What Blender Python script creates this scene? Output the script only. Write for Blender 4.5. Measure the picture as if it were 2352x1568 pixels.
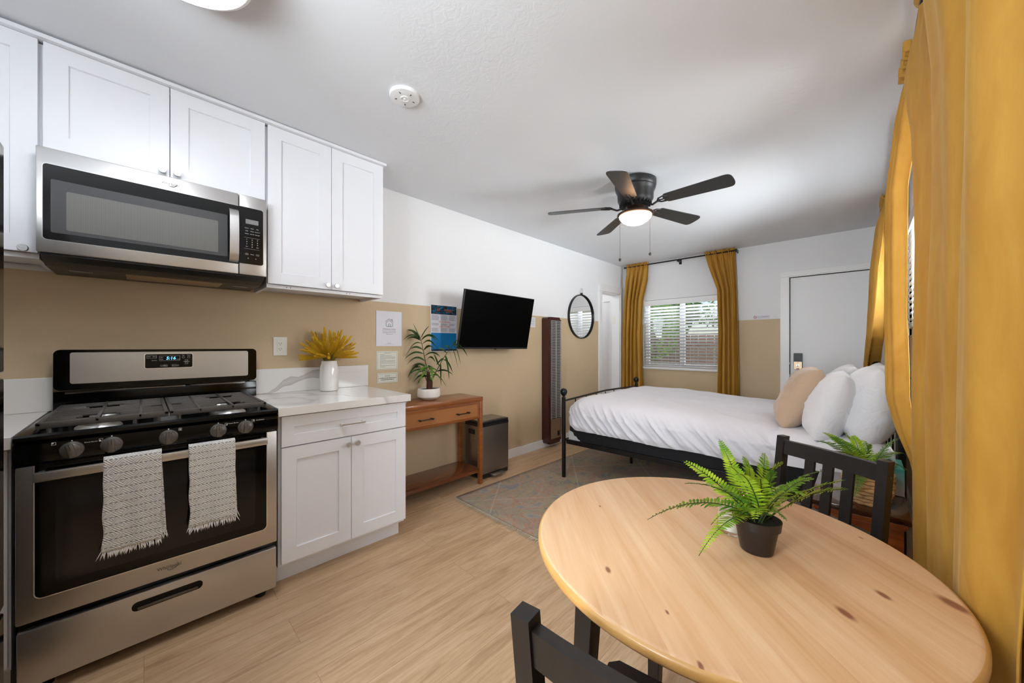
import bpy, bmesh, math, random
from math import sin, cos, pi, radians
from mathutils import Vector, Matrix, noise
random.seed(7)
sc = bpy.context.scene
for o in list(bpy.data.objects): bpy.data.objects.remove(o)
COL = sc.collection

# ---------------- camera ----------------
YAW = .7744; CAMZ = 1.224; FPX = 827.18; HY = 792.7
cd = bpy.data.cameras.new('camera'); cam = bpy.data.objects.new('camera', cd); COL.objects.link(cam)
cam.location = (0, 0, CAMZ); cam.rotation_euler = (pi/2, 0, YAW)
cd.sensor_width = 36; cd.lens = FPX/2352*36; cd.shift_y = (HY-784)/2352; cd.clip_start = .02
sc.camera = cam
# ---------------- view ----------------
sc.view_settings.view_transform = 'Standard'; sc.view_settings.look = 'None'
sc.view_settings.gamma = 1; sc.view_settings.use_curve_mapping = False
sc.view_settings.exposure = .67
# ---------------- world ----------------
w = bpy.data.worlds.new('world'); sc.world = w; w.use_nodes = True
nt = w.node_tree; bg = nt.nodes['Background']
sky = nt.nodes.new('ShaderNodeTexSky'); sky.sky_type = 'NISHITA'
sky.sun_disc = False; sky.sun_elevation = radians(48); sky.sun_rotation = radians(200); sky.air_density = 1.0; sky.dust_density = 1.5
nt.links.new(sky.outputs[0], bg.inputs[0]); bg.inputs[1].default_value = .13
# ---------------- sun, daylight at the windows, added fill behind the camera ----------------
def sun_light(e, el, az, ang=3):
    l = bpy.data.lights.new('sun', 'SUN'); l.energy = e; l.angle = radians(ang); l.color = (1, .95, .86)
    o = bpy.data.objects.new('sun', l); COL.objects.link(o)
    o.rotation_euler = (radians(90-el), 0, radians(az)); return o
sun_light(2.0, 50, 160)
def area(name, loc, rot, sx, sy, e, col=(1, 1, 1), spread=180):
    l = bpy.data.lights.new(name, 'AREA'); l.shape = 'RECTANGLE'; l.size = sx; l.size_y = sy; l.energy = e; l.color = col; l.spread = radians(spread)
    o = bpy.data.objects.new(name, l); COL.objects.link(o); o.location = loc; o.rotation_euler = rot; return o
area('daylight_window_back', (-1.9, 6.35, 2.75), (radians(-52), 0, 0), 1.8, 1.1, 190, (.88, .95, 1))
area('daylight_window_table', (.52, 1.95, 1.6), (0, radians(97), 0), 1.1, .9, 40, (.92, .97, 1))
area('daylight_window_bed', (.50, 3.38, 1.65), (0, radians(105), 0), .9, .95, 75, (.9, .96, 1))
area('added_fill_front', (-.75, -1.35, 1.5), (radians(100), 0, radians(42)), 1.1, 1.5, 98, (.86, .94, 1))  # fill lamp added behind the camera to brighten the room

# ---------------- materials ----------------
def S(h):
    h = h.lstrip('#'); r = [int(h[i:i+2], 16)/255 for i in (0, 2, 4)]
    return tuple([(c/12.92 if c <= .04045 else ((c+.055)/1.055)**2.4) for c in r]+[1])
class NT:
    def __init__(s, name):
        s.m = bpy.data.materials.new(name); s.m.use_nodes = True; s.t = s.m.node_tree
        s.b = s.t.nodes['Principled BSDF']; s.out = s.t.nodes['Material Output']
    def n(s, typ, **k):
        x = s.t.nodes.new('ShaderNode'+typ)
        for a, v in k.items():
            if a.startswith('i_'):
                key = a[2:]; key = int(key) if key.isdigit() else key.replace('_', ' ')
                x.inputs[key].default_value = v
            else: setattr(x, a, v)
        return x
    def l(s, a, b): s.t.links.new(a, b)
    def coord(s, scale=(1, 1, 1), rot=(0, 0, 0), kind='Object', loc=(0, 0, 0)):
        tc = s.n('TexCoord'); mp = s.n('Mapping'); s.l(tc.outputs[kind], mp.inputs[0])
        mp.inputs['Scale'].default_value = scale; mp.inputs['Rotation'].default_value = rot; mp.inputs['Location'].default_value = loc
        return mp.outputs[0]
    def noise(s, vec, scale, detail=4, rough=.5, dist=0):
        x = s.n('TexNoise'); s.l(vec, x.inputs['Vector']); x.inputs['Scale'].default_value = scale
        x.inputs['Detail'].default_value = detail; x.inputs['Roughness'].default_value = rough; x.inputs['Distortion'].default_value = dist
        return x.outputs[0]
    def ramp(s, fac, stops, interp='LINEAR'):
        x = s.n('ValToRGB'); s.l(fac, x.inputs[0]); e = x.color_ramp.elements; x.color_ramp.interpolation = interp
        while len(e) < len(stops): e.new(.5)
        for i, (p, c) in enumerate(stops):
            e[i].position = p; e[i].color = c if not isinstance(c, str) else S(c)
        return x.outputs[0]
    def mix(s, fac, a, b, mode='MIX'):
        x = s.n('Mix', data_type='RGBA', blend_type=mode)
        for sock, v in ((x.inputs[0], fac), (x.inputs[6], a), (x.inputs[7], b)):
            if isinstance(v, (int, float)): sock.default_value = v
            elif isinstance(v, str): sock.default_value = S(v)
            elif isinstance(v, tuple): sock.default_value = v
            else: s.l(v, sock)
        return x.outputs[2]
    def math(s, op, a, b=None, c=None):
        x = s.n('Math', operation=op)
        for i, v in enumerate((a, b, c)):
            if v is None: continue
            if isinstance(v, (int, float)): x.inputs[i].default_value = v
            else: s.l(v, x.inputs[i])
        return x.outputs[0]
    def bump(s, h, strength=.3, dist=.01):
        x = s.n('Bump'); s.l(h, x.inputs['Height']); x.inputs['Strength'].default_value = strength; x.inputs['Distance'].default_value = dist
        s.l(x.outputs[0], s.b.inputs['Normal']); return x
    def col(s, v):
        if isinstance(v, str): s.b.inputs['Base Color'].default_value = S(v)
        else: s.l(v, s.b.inputs['Base Color'])
    def set(s, rough=None, metal=None, **k):
        if rough is not None: s.b.inputs['Roughness'].default_value = rough
        if metal is not None: s.b.inputs['Metallic'].default_value = metal
        for a, v in k.items(): s.b.inputs[a.replace('_', ' ')].default_value = v
        return s
M = {}
def simple(key, hexc, rough=.5, metal=0, var=.0, bump=0, bscale=60, **k):
    n = NT(key); n.set(rough, metal, **k)
    if var or bump:
        c = n.coord(); f = n.noise(c, bscale)
        if var: n.col(n.mix(f, tuple(x*(1-var) for x in S(hexc)[:3])+(1,), tuple(min(1, x*(1+var)) for x in S(hexc)[:3])+(1,)))
        else: n.col(hexc)
        if bump: n.bump(f, bump, .003)
    else:
        n.col(hexc)
        c = n.coord(); f = n.noise(c, 9, 2); r = n.ramp(f, [(0, (rough*.9,)*3+(1,)), (1, (min(1, rough*1.1),)*3+(1,))])
        n.l(r, n.b.inputs['Roughness'])
    M[key] = n.m; return n.m
def wallmat(key, split, beige='#ccb593', white='#e9e9ea'):
    n = NT(key); n.set(.62)
    tc = n.n('TexCoord'); sp = n.n('SeparateXYZ'); n.l(tc.outputs['Object'], sp.inputs[0])
    f = n.math('GREATER_THAN', sp.outputs[2], split)
    nz = n.noise(tc.outputs['Object'], 1.6, 3)
    bc = n.mix(nz, tuple(x*.95 for x in S(beige)[:3])+(1,), S(beige))
    n.col(n.mix(f, bc, white))
    h1 = n.noise(tc.outputs['Object'], 7, 3, .6, .6); h2 = n.noise(tc.outputs['Object'], 55, 3)
    n.bump(n.math('ADD', n.math('MULTIPLY', h1, .9), n.math('MULTIPLY', h2, .25)), .16, .02)
    M[key] = n.m
wallmat('wall_two_tone', 1.571); wallmat('wall_two_tone_back', 1.543)
n = NT('ceiling_paint'); n.set(.75); n.col('#e5e7eb'); c = n.coord()
patch = n.ramp(n.noise(c, 1.3, 3), [(.42, (0, 0, 0, 1)), (.62, (1, 1, 1, 1))])
h = n.math('MULTIPLY', n.noise(c, 22, 5, .6, 1.4), patch)
n.bump(n.math('ADD', h, n.math('MULTIPLY', n.noise(c, 4, 2), .5)), .13, .02); M['ceiling'] = n.m
# plank floor: boards run along Y
n = NT('plank_floor'); n.set(.42)
c = n.coord(rot=(0, 0, radians(90)))
br = n.n('TexBrick', offset=.37, offset_frequency=2); n.l(c, br.inputs[0])
br.inputs['Color1'].default_value = (0, 0, 0, 1); br.inputs['Color2'].default_value = (1, 1, 1, 1); br.inputs['Mortar'].default_value = (.5, .5, .5, 1)
br.inputs['Scale'].default_value = 1; br.inputs['Mortar Size'].default_value = .0011; br.inputs['Brick Width'].default_value = 1.22; br.inputs['Row Height'].default_value = .184
br.inputs['Mortar Smooth'].default_value = .1
off = n.n('VectorMath', operation='MULTIPLY_ADD'); n.l(br.outputs[0], off.inputs[0]); off.inputs[1].default_value = (7, 3, 5)
n.l(c, off.inputs[2])
mp = n.n('Mapping'); n.l(off.outputs[0], mp.inputs[0]); mp.inputs['Scale'].default_value = (1.3, 11, 1)
g1 = n.noise(mp.outputs[0], 1.7, 6, .62, 1.2)
mp2 = n.n('Mapping'); n.l(off.outputs[0], mp2.inputs[0]); mp2.inputs['Scale'].default_value = (4, 60, 1)
g2 = n.noise(mp2.outputs[0], 2.2, 4, .6, .3)
base = n.ramp(g1, [(.25, '#a98864'), (.42, '#c4a480'), (.6, '#d2b490'), (.8, '#dcc09c')])
fine = n.ramp(g2, [(.3, '#b99673'), (.6, '#ffffff')])
cc = n.mix(.28, base, fine, 'MULTIPLY')
tone = n.ramp(br.outputs[0], [(0, (.93, .9, .87, 1)), (1, (1, 1, 1, 1))])
cc = n.mix(1.0, cc, tone, 'MULTIPLY')
cc = n.mix(n.math('MULTIPLY', br.outputs[1], .45), cc, '#6d5138')
n.col(cc); n.bump(n.math('SUBTRACT', n.math('MULTIPLY', g2, .25), br.outputs[1]), .25, .002); M['floor'] = n.m
# wood helper
def wood(key, cols, axis_rot=0, scale=(2.0, 16, 16), rough=.4, coat=0, board=None, knots=False, fine=.25, nscale=1.6):
    n = NT(key); n.set(rough); n.b.inputs['Coat Weight'].default_value = coat
    c = n.coord(rot=(0, 0, axis_rot), loc=(4.5, 0, 0) if board else (0, 0, 0)); src = c
    if board:
        br = n.n('TexBrick', offset=.0); n.l(c, br.inputs[0])
        br.inputs['Color1'].default_value = (0, 0, 0, 1); br.inputs['Color2'].default_value = (1, 1, 1, 1)
        br.inputs['Scale'].default_value = 1; br.inputs['Mortar Size'].default_value = .0; br.inputs['Brick Width'].default_value = 9; br.inputs['Row Height'].default_value = board
        o = n.n('VectorMath', operation='MULTIPLY_ADD'); n.l(br.outputs[0], o.inputs[0]); o.inputs[1].default_value = (4, 9, 3); n.l(c, o.inputs[2]); src = o.outputs[0]
    mp = n.n('Mapping'); n.l(src, mp.inputs[0]); mp.inputs['Scale'].default_value = scale
    g = n.noise(mp.outputs[0], nscale, 5, .55, .8)
    mp2 = n.n('Mapping'); n.l(src, mp2.inputs[0]); mp2.inputs['Scale'].default_value = tuple(x*4 for x in scale)
    g2 = n.noise(mp2.outputs[0], nscale, 3)
    k = len(cols)-1
    col = n.ramp(g, [(.28+.44*i/k, cols[i]) for i in range(k+1)])
    col = n.mix(fine, col, n.ramp(g2, [(.3, cols[0]), (.65, cols[-1])]), 'MIX')
    if board: col = n.mix(1.0, col, n.ramp(br.outputs[0], [(0, (.94, .9, .86, 1)), (.5, (1, .98, .96, 1)), (1, (1.0, 1.0, 1.0, 1))]), 'MULTIPLY')
    if knots:
        tc = n.n('TexCoord')
        for kx, ky, ks in [(-0.114, -0.292, 0.007), (0.253, -0.108, 0.011), (0.303, 0.007, 0.009), (0.024, -0.328, 0.0035), (0.395, 0.061, 0.016), (-0.286, -0.035, 0.004), (0.271, 0.263, 0.004), (0.102, -0.402, 0.005)]:
            mv = n.n('Mapping'); mv.vector_type = 'TEXTURE'; n.l(tc.outputs['Object'], mv.inputs[0]); mv.inputs['Location'].default_value = (kx, ky, 0); mv.inputs['Rotation'].default_value = (0, 0, -axis_rot); mv.inputs['Scale'].default_value = (ks*2.2, ks, 1e3)
            ln_ = n.n('VectorMath', operation='LENGTH'); n.l(mv.outputs[0], ln_.inputs[0])
            col = n.mix(n.ramp(ln_.outputs[1], [(.45, (.85, .85, .85, 1)), (.75, (.3, .3, .3, 1)), (.99, (0, 0, 0, 1))]), col, '#7a3f26')
    n.col(col); n.bump(g2, .05, .002); M[key] = n.m; return n
wood('pine_top', ['#cc9a6c', '#d9ad80', '#e0b88e', '#e6c39b'], axis_rot=radians(45), scale=(1.1, 16, 1), rough=.42, coat=.0, board=.083, knots=True, fine=.2)
wood('pine_edge', ['#c08a48', '#d09d5a', '#dcae6c'], axis_rot=radians(45), scale=(4, 4, 30), rough=.35, coat=.2)
wood('cherry_wood', ['#6b3614', '#874a1e', '#985826', '#a5652f'], axis_rot=radians(90), scale=(1.6, 16, 16), rough=.3, coat=.3)
wood('cherry_dark', ['#4a2210', '#693618', '#804820'], axis_rot=radians(90), scale=(1.6, 14, 14), rough=.25, coat=.4)
wood('night_wood', ['#6e300c', '#9c4a16', '#b8621f'], scale=(1.6, 14, 14), rough=.3, coat=.4)
wood('night_top', ['#33180d', '#452213', '#55301b'], scale=(1.6, 10, 10), rough=.16, coat=.6)
wood('black_wood', ['#0d0b0a', '#171312', '#1f1a18'], scale=(20, 20, 2), rough=.42, coat=.1)
simple('white_paint', '#ececed', .38); simple('white_gloss', '#eeeeee', .25); simple('cabinet_white', '#e9eaee', .35)
simple('cabinet_inner', '#d9dade', .5); simple('dark_gap', '#1a1a1b', .7)
def steel(key, hexc, rough, stretch=(1, 1, 40), b=.0):
    n = NT(key); n.set(rough, 1.0); c = n.coord(scale=stretch); f = n.noise(c, 3, 1)
    n.col(hexc)
    r = n.ramp(f, [(.3, (rough*.95,)*3+(1,)), (.7, (rough*1.06,)*3+(1,))]); n.l(r, n.b.inputs['Roughness'])
    M[key] = n.m
steel('steel', '#c8c6c4', .38); steel('steel_dark', '#6a6663', .30); steel('fridge_steel', '#a8a29a', .13, b=.01); steel('chrome', '#f0f0f0', .3, (1, 1, 1))
steel('can_steel', '#a39a92', .38)
steel('brushed_nickel', '#dddcda', .4, (1, 1, 1)); steel('nickel_warm', '#b09880', .35, (1, 1, 1))
simple('black_gloss', '#050505', .1, Specular_IOR_Level=.25); simple('black_enamel', '#070707', .16, Specular_IOR_Level=.35); simple('black_plastic', '#141414', .4); simple('cast_iron', '#5c5854', .36, .25, bump=.1)
simple('black_matte', '#0c0c0d', .5); simple('black_metal', '#0c0d0e', .32, .2); simple('knob_grey', '#6a6763', .33, .5); simple('tv_screen', '#000000', .35, Specular_IOR_Level=.05)
simple('grey_plastic', '#7d7d7b', .4); simple('mw_glass', '#141414', .09, Specular_IOR_Level=.3); simple('mw_frame', '#49494a', .35, Specular_IOR_Level=.3)
simple('gasket', '#31302f', .5)
n = NT('mw_mesh'); n.set(.35); c = n.coord(); wv = n.n('TexWave', bands_direction='Y'); n.l(c, wv.inputs[0]); wv.inputs['Scale'].default_value = 110
n.col(n.mix(wv.outputs[1], '#5a5a56', '#74736e')); M['mw_mesh'] = n.m
simple('text_white', '#dcdcdc', .5); simple('text_grey', '#6e6e72', .6); simple('text_black', '#17171a', .6); simple('text_orange', '#e0702a', .6); simple('paper', '#e2e2ea', .6); simple('paper_cream', '#dcdccf', .6)
simple('poster_blue', '#0c7cc0', .5); simple('poster_navy', '#0b1018', .5); simple('poster_teal', '#1779a8', .5); simple('red_print', '#b0303f', .5); simple('text_rose', '#a08090', .6)
simple('heater_brown', '#3a0f0d', .22, Coat_Weight=.4); simple('heater_silver', '#c4c1bd', .4, .6); simple('heater_plate', '#a18671', .4, .5)
simple('ceramic', '#efede9', .12, Coat_Weight=.5); simple('ceramic_matte', '#ece7e0', .45); simple('wheat', '#d9ac18', .75, var=.25, bscale=120); simple('wheat_stem', '#8c7a1c', .7)
simple('soil', '#15100c', .9, bump=.6); simple('trunk', '#4a2416', .8, var=.3, bump=.5)
simple('pot_black', '#241c19', .38)
simple('boxspring', '#101013', .85, bump=.2, bscale=300); simple('guard_plastic', '#b9b8b8', .5); simple('label_yellow', '#d8b070', .5)
simple('bronze', '#3a2a22', .35, .6); simple('fan_black', '#1b1b1c', .42, .1); simple('fan_blade', '#2b2b2b', .4)
simple('tissue', '#f0eeec', .8); simple('cord', '#d8d8d8', .6); simple('ivory', '#e8e4da', .35)
simple('fringe', '#e6e3e0', .9); simple('rug_fringe', '#cbbfa8', .95, var=.2)
simple('rubber', '#101010', .7)
def emis(key, col, st):
    n = NT(key); n.col('#ffffff' if not isinstance(col, str) else col)
    n.b.inputs['Emission Color'].default_value = S(col) if isinstance(col, str) else col; n.b.inputs['Emission Strength'].default_value = st; M[key] = n.m
emis('lamp_white', '#f4f7ff', 17.0); emis('lamp_warm', '#ffc998', 14.0); emis('digits', '#57b6ff', 2.2); emis('led', '#8fa8ff', 1.0)
# fabric
def cloth(key, hexc, rough=.9, bscale=420, b=.15, sheen=.3, wr=0, trans=0):
    n = NT(key); n.set(rough); n.b.inputs['Sheen Weight'].default_value = sheen; n.b.inputs['Sheen Roughness'].default_value = .5
    c = n.coord(); f = n.noise(c, bscale, 2); f2 = n.noise(c, 9, 4, .55, .6)
    n.col(n.mix(n.noise(c, 6, 3), tuple(x*.95 for x in S(hexc)[:3])+(1,), S(hexc)))
    hh = n.math('ADD', n.math('MULTIPLY', f, .03), n.math('MULTIPLY', f2, wr)); n.bump(hh, b, .01)
    if trans:
        tr = n.n('BsdfTranslucent'); tr.inputs[0].default_value = S(hexc); mx = n.n('MixShader'); mx.inputs[0].default_value = trans
        n.l(n.b.outputs[0], mx.inputs[1]); n.l(tr.outputs[0], mx.inputs[2]); n.l(mx.outputs[0], n.out.inputs[0])
    M[key] = n.m
cloth('duvet', '#dddce1', .85, wr=.6, b=.3); cloth('sheet', '#dfdee2', .85, wr=.6, b=.25); cloth('pillow_white', '#e2e1e3', .85, wr=2.2, b=.6); cloth('pillow_beige', '#bfa389', .9, wr=1.6, b=.5)
# velvet curtain
n = NT('curtain_velvet'); n.set(.72); n.b.inputs['Sheen Weight'].default_value = .2; n.b.inputs['Sheen Roughness'].default_value = .35; n.b.inputs['Sheen Tint'].default_value = S('#ffe0a8')
c = n.coord(scale=(1, 1, .25)); f = n.noise(c, 16, 4, .6, .8); f3 = n.noise(n.coord(), 600, 2)
n.col(n.mix(n.ramp(f, [(.3, (0, 0, 0, 1)), (.7, (1, 1, 1, 1))]), '#b37f27', '#c4953a')); n.bump(n.math('ADD', f, n.math('MULTIPLY', f3, .15)), .12, .01)
tr = n.n('BsdfTranslucent'); tr.inputs[0].default_value = S('#e8b860'); mx = n.n('MixShader'); mx.inputs[0].default_value = .10
n.l(n.b.outputs[0], mx.inputs[1]); n.l(tr.outputs[0], mx.inputs[2]); n.l(mx.outputs[0], n.out.inputs[0]); M['curtain'] = n.m
# towel: diamond weave with dashed dark lines, local coords: object XYZ of the world frame
n = NT('towel_weave'); n.set(.95); n.b.inputs['Sheen Weight'].default_value = .3
tc = n.n('TexCoord'); sp = n.n('SeparateXYZ'); n.l(tc.outputs['Object'], sp.inputs[0]); y, z = sp.outputs[1], sp.outputs[2]
def tri(v, per): return n.math('PINGPONG', v, per)
dm = n.math('ADD', tri(y, .028), tri(z, .028)); dw = n.math('PINGPONG', dm, .0045)
band = n.math('PINGPONG', n.math('ADD', z, n.math('MULTIPLY', n.math('PINGPONG', y, .0075), .0)), .0135)
ln = n.math('LESS_THAN', band, .0011); dash = n.math('GREATER_THAN', n.math('PINGPONG', y, .0065), .0028)
lf = n.math('MULTIPLY', ln, dash)
n.col(n.mix(lf, '#e4e3df', '#4a4a4a'))
hh = n.math('ADD', n.math('MULTIPLY', dw, 200), n.math('MULTIPLY', n.math('GREATER_THAN', band, .003), .8))
n.bump(n.math('ADD', hh, n.noise(tc.outputs['Object'], 260, 2)), .8, .003); M['towel'] = n.m
# marble
n = NT('quartz'); n.set(.14); c = n.coord(loc=(.4, .32, .1))
d = n.noise(c, 1.6, 3, .45); vx = n.n('VectorMath', operation='MULTIPLY_ADD'); n.l(c, vx.inputs[0]); vx.inputs[1].default_value = (1, .55, 1.1)
cmb = n.n('CombineXYZ'); n.l(d, cmb.inputs[0]); n.l(d, cmb.inputs[1]); n.l(d, cmb.inputs[2]); n.l(cmb.outputs[0], vx.inputs[2])
vv = n.noise(vx.outputs[0], .75, 1.5, .35, .3)
vein = n.ramp(n.math('ABSOLUTE', n.math('SUBTRACT', vv, .5)), [(0, (.55, .55, .55, 1)), (.006, (.3, .3, .3, 1)), (.016, (0, 0, 0, 1))])
blot = n.ramp(vv, [(.5, (0, 0, 0, 1)), (.53, (.45, .45, .45, 1)), (.56, (.35, .35, .35, 1)), (.6, (0, 0, 0, 1))])
cc = n.mix(vein, '#eae7e2', '#a9a39b'); cc = n.mix(n.math('MULTIPLY', blot, .5), cc, '#b9b3aa'); n.col(cc); M['quartz'] = n.m
# backsplash with one broad grey vein
n = NT('quartz_splash'); n.set(.14); tc = n.n('TexCoord'); sp = n.n('SeparateXYZ'); n.l(tc.outputs['Object'], sp.inputs[0])
yn = n.math('MULTIPLY', n.math('SUBTRACT', sp.outputs[1], .5), 2.0)
ce = n.ramp(yn, [(p, (v, v, v, 1)) for p, v in [(0.024, 0.0825), (0.111, 0.0825), (0.198, 0.173), (0.285, 0.371), (0.372, 0.444), (0.459, 0.4695), (0.546, 0.5533), (0.633, 0.625), (0.72, 0.6255)]]); hw = n.ramp(yn, [(p, (v, v, v, 1)) for p, v in [(0.024, 0.02), (0.111, 0.07), (0.198, 0.2642), (0.285, 0.4366), (0.372, 0.5873), (0.459, 0.3155), (0.546, 0.3148), (0.633, 0.4954), (0.72, 0.6465), (0.98, 0.0)]])
zz = n.math('ADD', n.math('SUBTRACT', sp.outputs[2], .9), n.math('MULTIPLY', n.math('SUBTRACT', n.noise(tc.outputs['Object'], 40, 3), .5), .006))
dd = n.math('DIVIDE', n.math('ABSOLUTE', n.math('SUBTRACT', zz, n.math('MULTIPLY', ce, .2))), n.math('ADD', n.math('MULTIPLY', hw, .05), .0004))
n.col(n.mix(n.ramp(dd, [(0, (.45, .45, .45, 1)), (.75, (.6, .6, .6, 1)), (.9, (.95, .95, .95, 1)), (1.0, (0, 0, 0, 1))]), '#e8e6e3', '#a9a59f')); M['quartz_splash'] = n.m
# glass
def glassmat(key, fac=.06, tint=(1, 1, 1, 1), rough=0):
    n = NT(key); t = n.n('BsdfTransparent'); t.inputs[0].default_value = tint; g = n.n('BsdfGlossy'); g.inputs['Roughness'].default_value = rough
    fr = n.n('Fresnel'); fr.inputs[0].default_value = 1.45; mx = n.n('MixShader'); n.l(fr.outputs[0], mx.inputs[0]); n.l(t.outputs[0], mx.inputs[1]); n.l(g.outputs[0], mx.inputs[2]); n.l(mx.outputs[0], n.out.inputs[0]); M[key] = n.m
glassmat('pane'); 
n = NT('clear_glass'); n.set(.0, 0, Transmission_Weight=1.0, IOR=1.45); n.col('#ffffff'); M['clear_glass'] = n.m
simple('candle_wax', '#eadfcb', .5, Subsurface_Weight=.2)
n = NT('mirror_glass'); n.set(.01, 1.0); n.col('#f2f2f2'); M['mirror'] = n.m
# leaves
def leafmat(key, a, b, rough=.32, trans=.25):
    n = NT(key); n.set(rough); c = n.coord(); f = n.noise(c, 22, 3)
    cr = n.ramp(f, [(.35, a), (.65, b)]); n.col(cr)
    tr = n.n('BsdfTranslucent'); n.l(cr, tr.inputs[0]); mx = n.n('MixShader'); mx.inputs[0].default_value = trans
    n.l(n.b.outputs[0], mx.inputs[1]); n.l(tr.outputs[0], mx.inputs[2]); n.l(mx.outputs[0], n.out.inputs[0]); M[key] = n.m
leafmat('fern_leaf', '#6a9c22', '#b4cc3a'); leafmat('fern_leaf_dark', '#3f7a26', '#86b03a'); leafmat('palm_leaf', '#1f3a1c', '#3d6428'); leafmat('palm_leaf_light', '#5d8a2a', '#7da63a'); leafmat('tree_leaf', '#4d7a2c', '#8fb84e', .6, .4)
simple('fern_stem', '#33421a', .6)
# rug
n = NT('rug_pile'); n.set(.98); c = n.coord()
pal = n.ramp(n.noise(n.coord(loc=(.3, .2, 0)), 3.6, 4, .6, 1.2), [(.36, '#4c6478'), (.43, '#a89262'), (.49, '#8f8778'), (.54, '#b56d48'), (.60, '#a89c88'), (.66, '#5f7486')])
p2 = n.ramp(n.noise(c, 20, 7, .78, 1.2), [(.34, '#3f5870'), (.42, '#b0795a'), (.47, '#948a76'), (.52, '#a89d84'), (.56, '#5c7284'), (.61, '#b98763'), (.68, '#d6c9b0')])
cc = n.mix(.55, pal, p2)
dn = n.n('TexNoise'); n.l(c, dn.inputs['Vector']); dn.inputs['Scale'].default_value = 14; dn.inputs['Detail'].default_value = 4
va = n.n('VectorMath', operation='MULTIPLY_ADD'); n.l(dn.outputs[1], va.inputs[0]); va.inputs[1].default_value = (.07, .07, 0); n.l(c, va.inputs[2])
# flower rings
vo2 = n.n('TexVoronoi'); n.l(va.outputs[0], vo2.inputs['Vector']); vo2.inputs['Scale'].default_value = 3.6; vo2.inputs['Randomness'].default_value = .55
ring = n.ramp(vo2.outputs['Distance'], [(.05, (.6, .6, .6, 1)), (.08, (0, 0, 0, 1)), (.13, (0, 0, 0, 1)), (.16, (.6, .6, .6, 1)), (.19, (0, 0, 0, 1)), (.24, (.35, .35, .35, 1)), (.27, (0, 0, 0, 1))])
cc = n.mix(ring, cc, n.mix(n.noise(c, 3), '#2f4f6e', '#56728a'))
# straight pale lattice of diamonds
sp = n.n('SeparateXYZ'); n.l(c, sp.inputs[0])
for sg in (1, -1):
    q = n.math('PINGPONG', n.math('ADD', n.math('MULTIPLY', sp.outputs[0], .62), n.math('MULTIPLY', sp.outputs[1], .5*sg)), .27)
    cc = n.mix(n.ramp(q, [(.002, (.35, .35, .35, 1)), (.005, (0, 0, 0, 1))]), cc, '#cfc4b2')
# border band
bx = n.math('LESS_THAN', n.math('ABSOLUTE', n.math('SUBTRACT', sp.outputs[0], -.93)), .004)
cc = n.mix(n.math('MULTIPLY', bx, .5), cc, '#5a6a78')
cc = n.mix(.06, cc, '#cdc2b2'); n.col(cc); n.bump(n.noise(c, 500, 2), .5, .003); M['rug'] = n.m
# rattan
n = NT('rattan'); n.set(.5); tc = n.n('TexCoord'); sp = n.n('SeparateXYZ'); n.l(tc.outputs['Object'], sp.inputs[0])
a1 = n.math('SINE', n.math('MULTIPLY', sp.outputs[1], 900)); b1 = n.math('SINE', n.math('MULTIPLY', sp.outputs[2], 900)); pq = n.math('MULTIPLY', a1, b1)
n.col(n.mix(n.math('MULTIPLY_ADD', pq, .5, .5), '#8a4a1e', '#c98a4e')); n.bump(pq, .6, .002); M['rattan'] = n.m
n = NT('tissue_box'); n.set(.4); tc = n.n('TexCoord'); sp = n.n('SeparateXYZ'); n.l(tc.outputs['Object'], sp.inputs[0])
n.col(n.ramp(n.math('MULTIPLY', n.math('ADD', sp.outputs[2], n.math('MULTIPLY', n.noise(tc.outputs['Object'], 8), .03)), 5), [(.2, '#d9d6d2'), (.45, '#9cc0b8'), (.68, '#3f9c8e')])); M['tissue_box'] = n.m
simple('basket', '#dcb27a', .75, var=.2, bscale=40, bump=.2)
simple('grass', '#6f8a4a', .95, var=.3, bscale=8); simple('fence_wood', '#7d5c4e', .85, var=.2, bscale=4); simple('stucco', '#d9cfc4', .9, var=.05); simple('roof', '#8a6a5c', .9, var=.2, bscale=5); simple('bark', '#5a4434', .9, var=.3); simple('car_glass', '#8aa0a8', .15)

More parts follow.
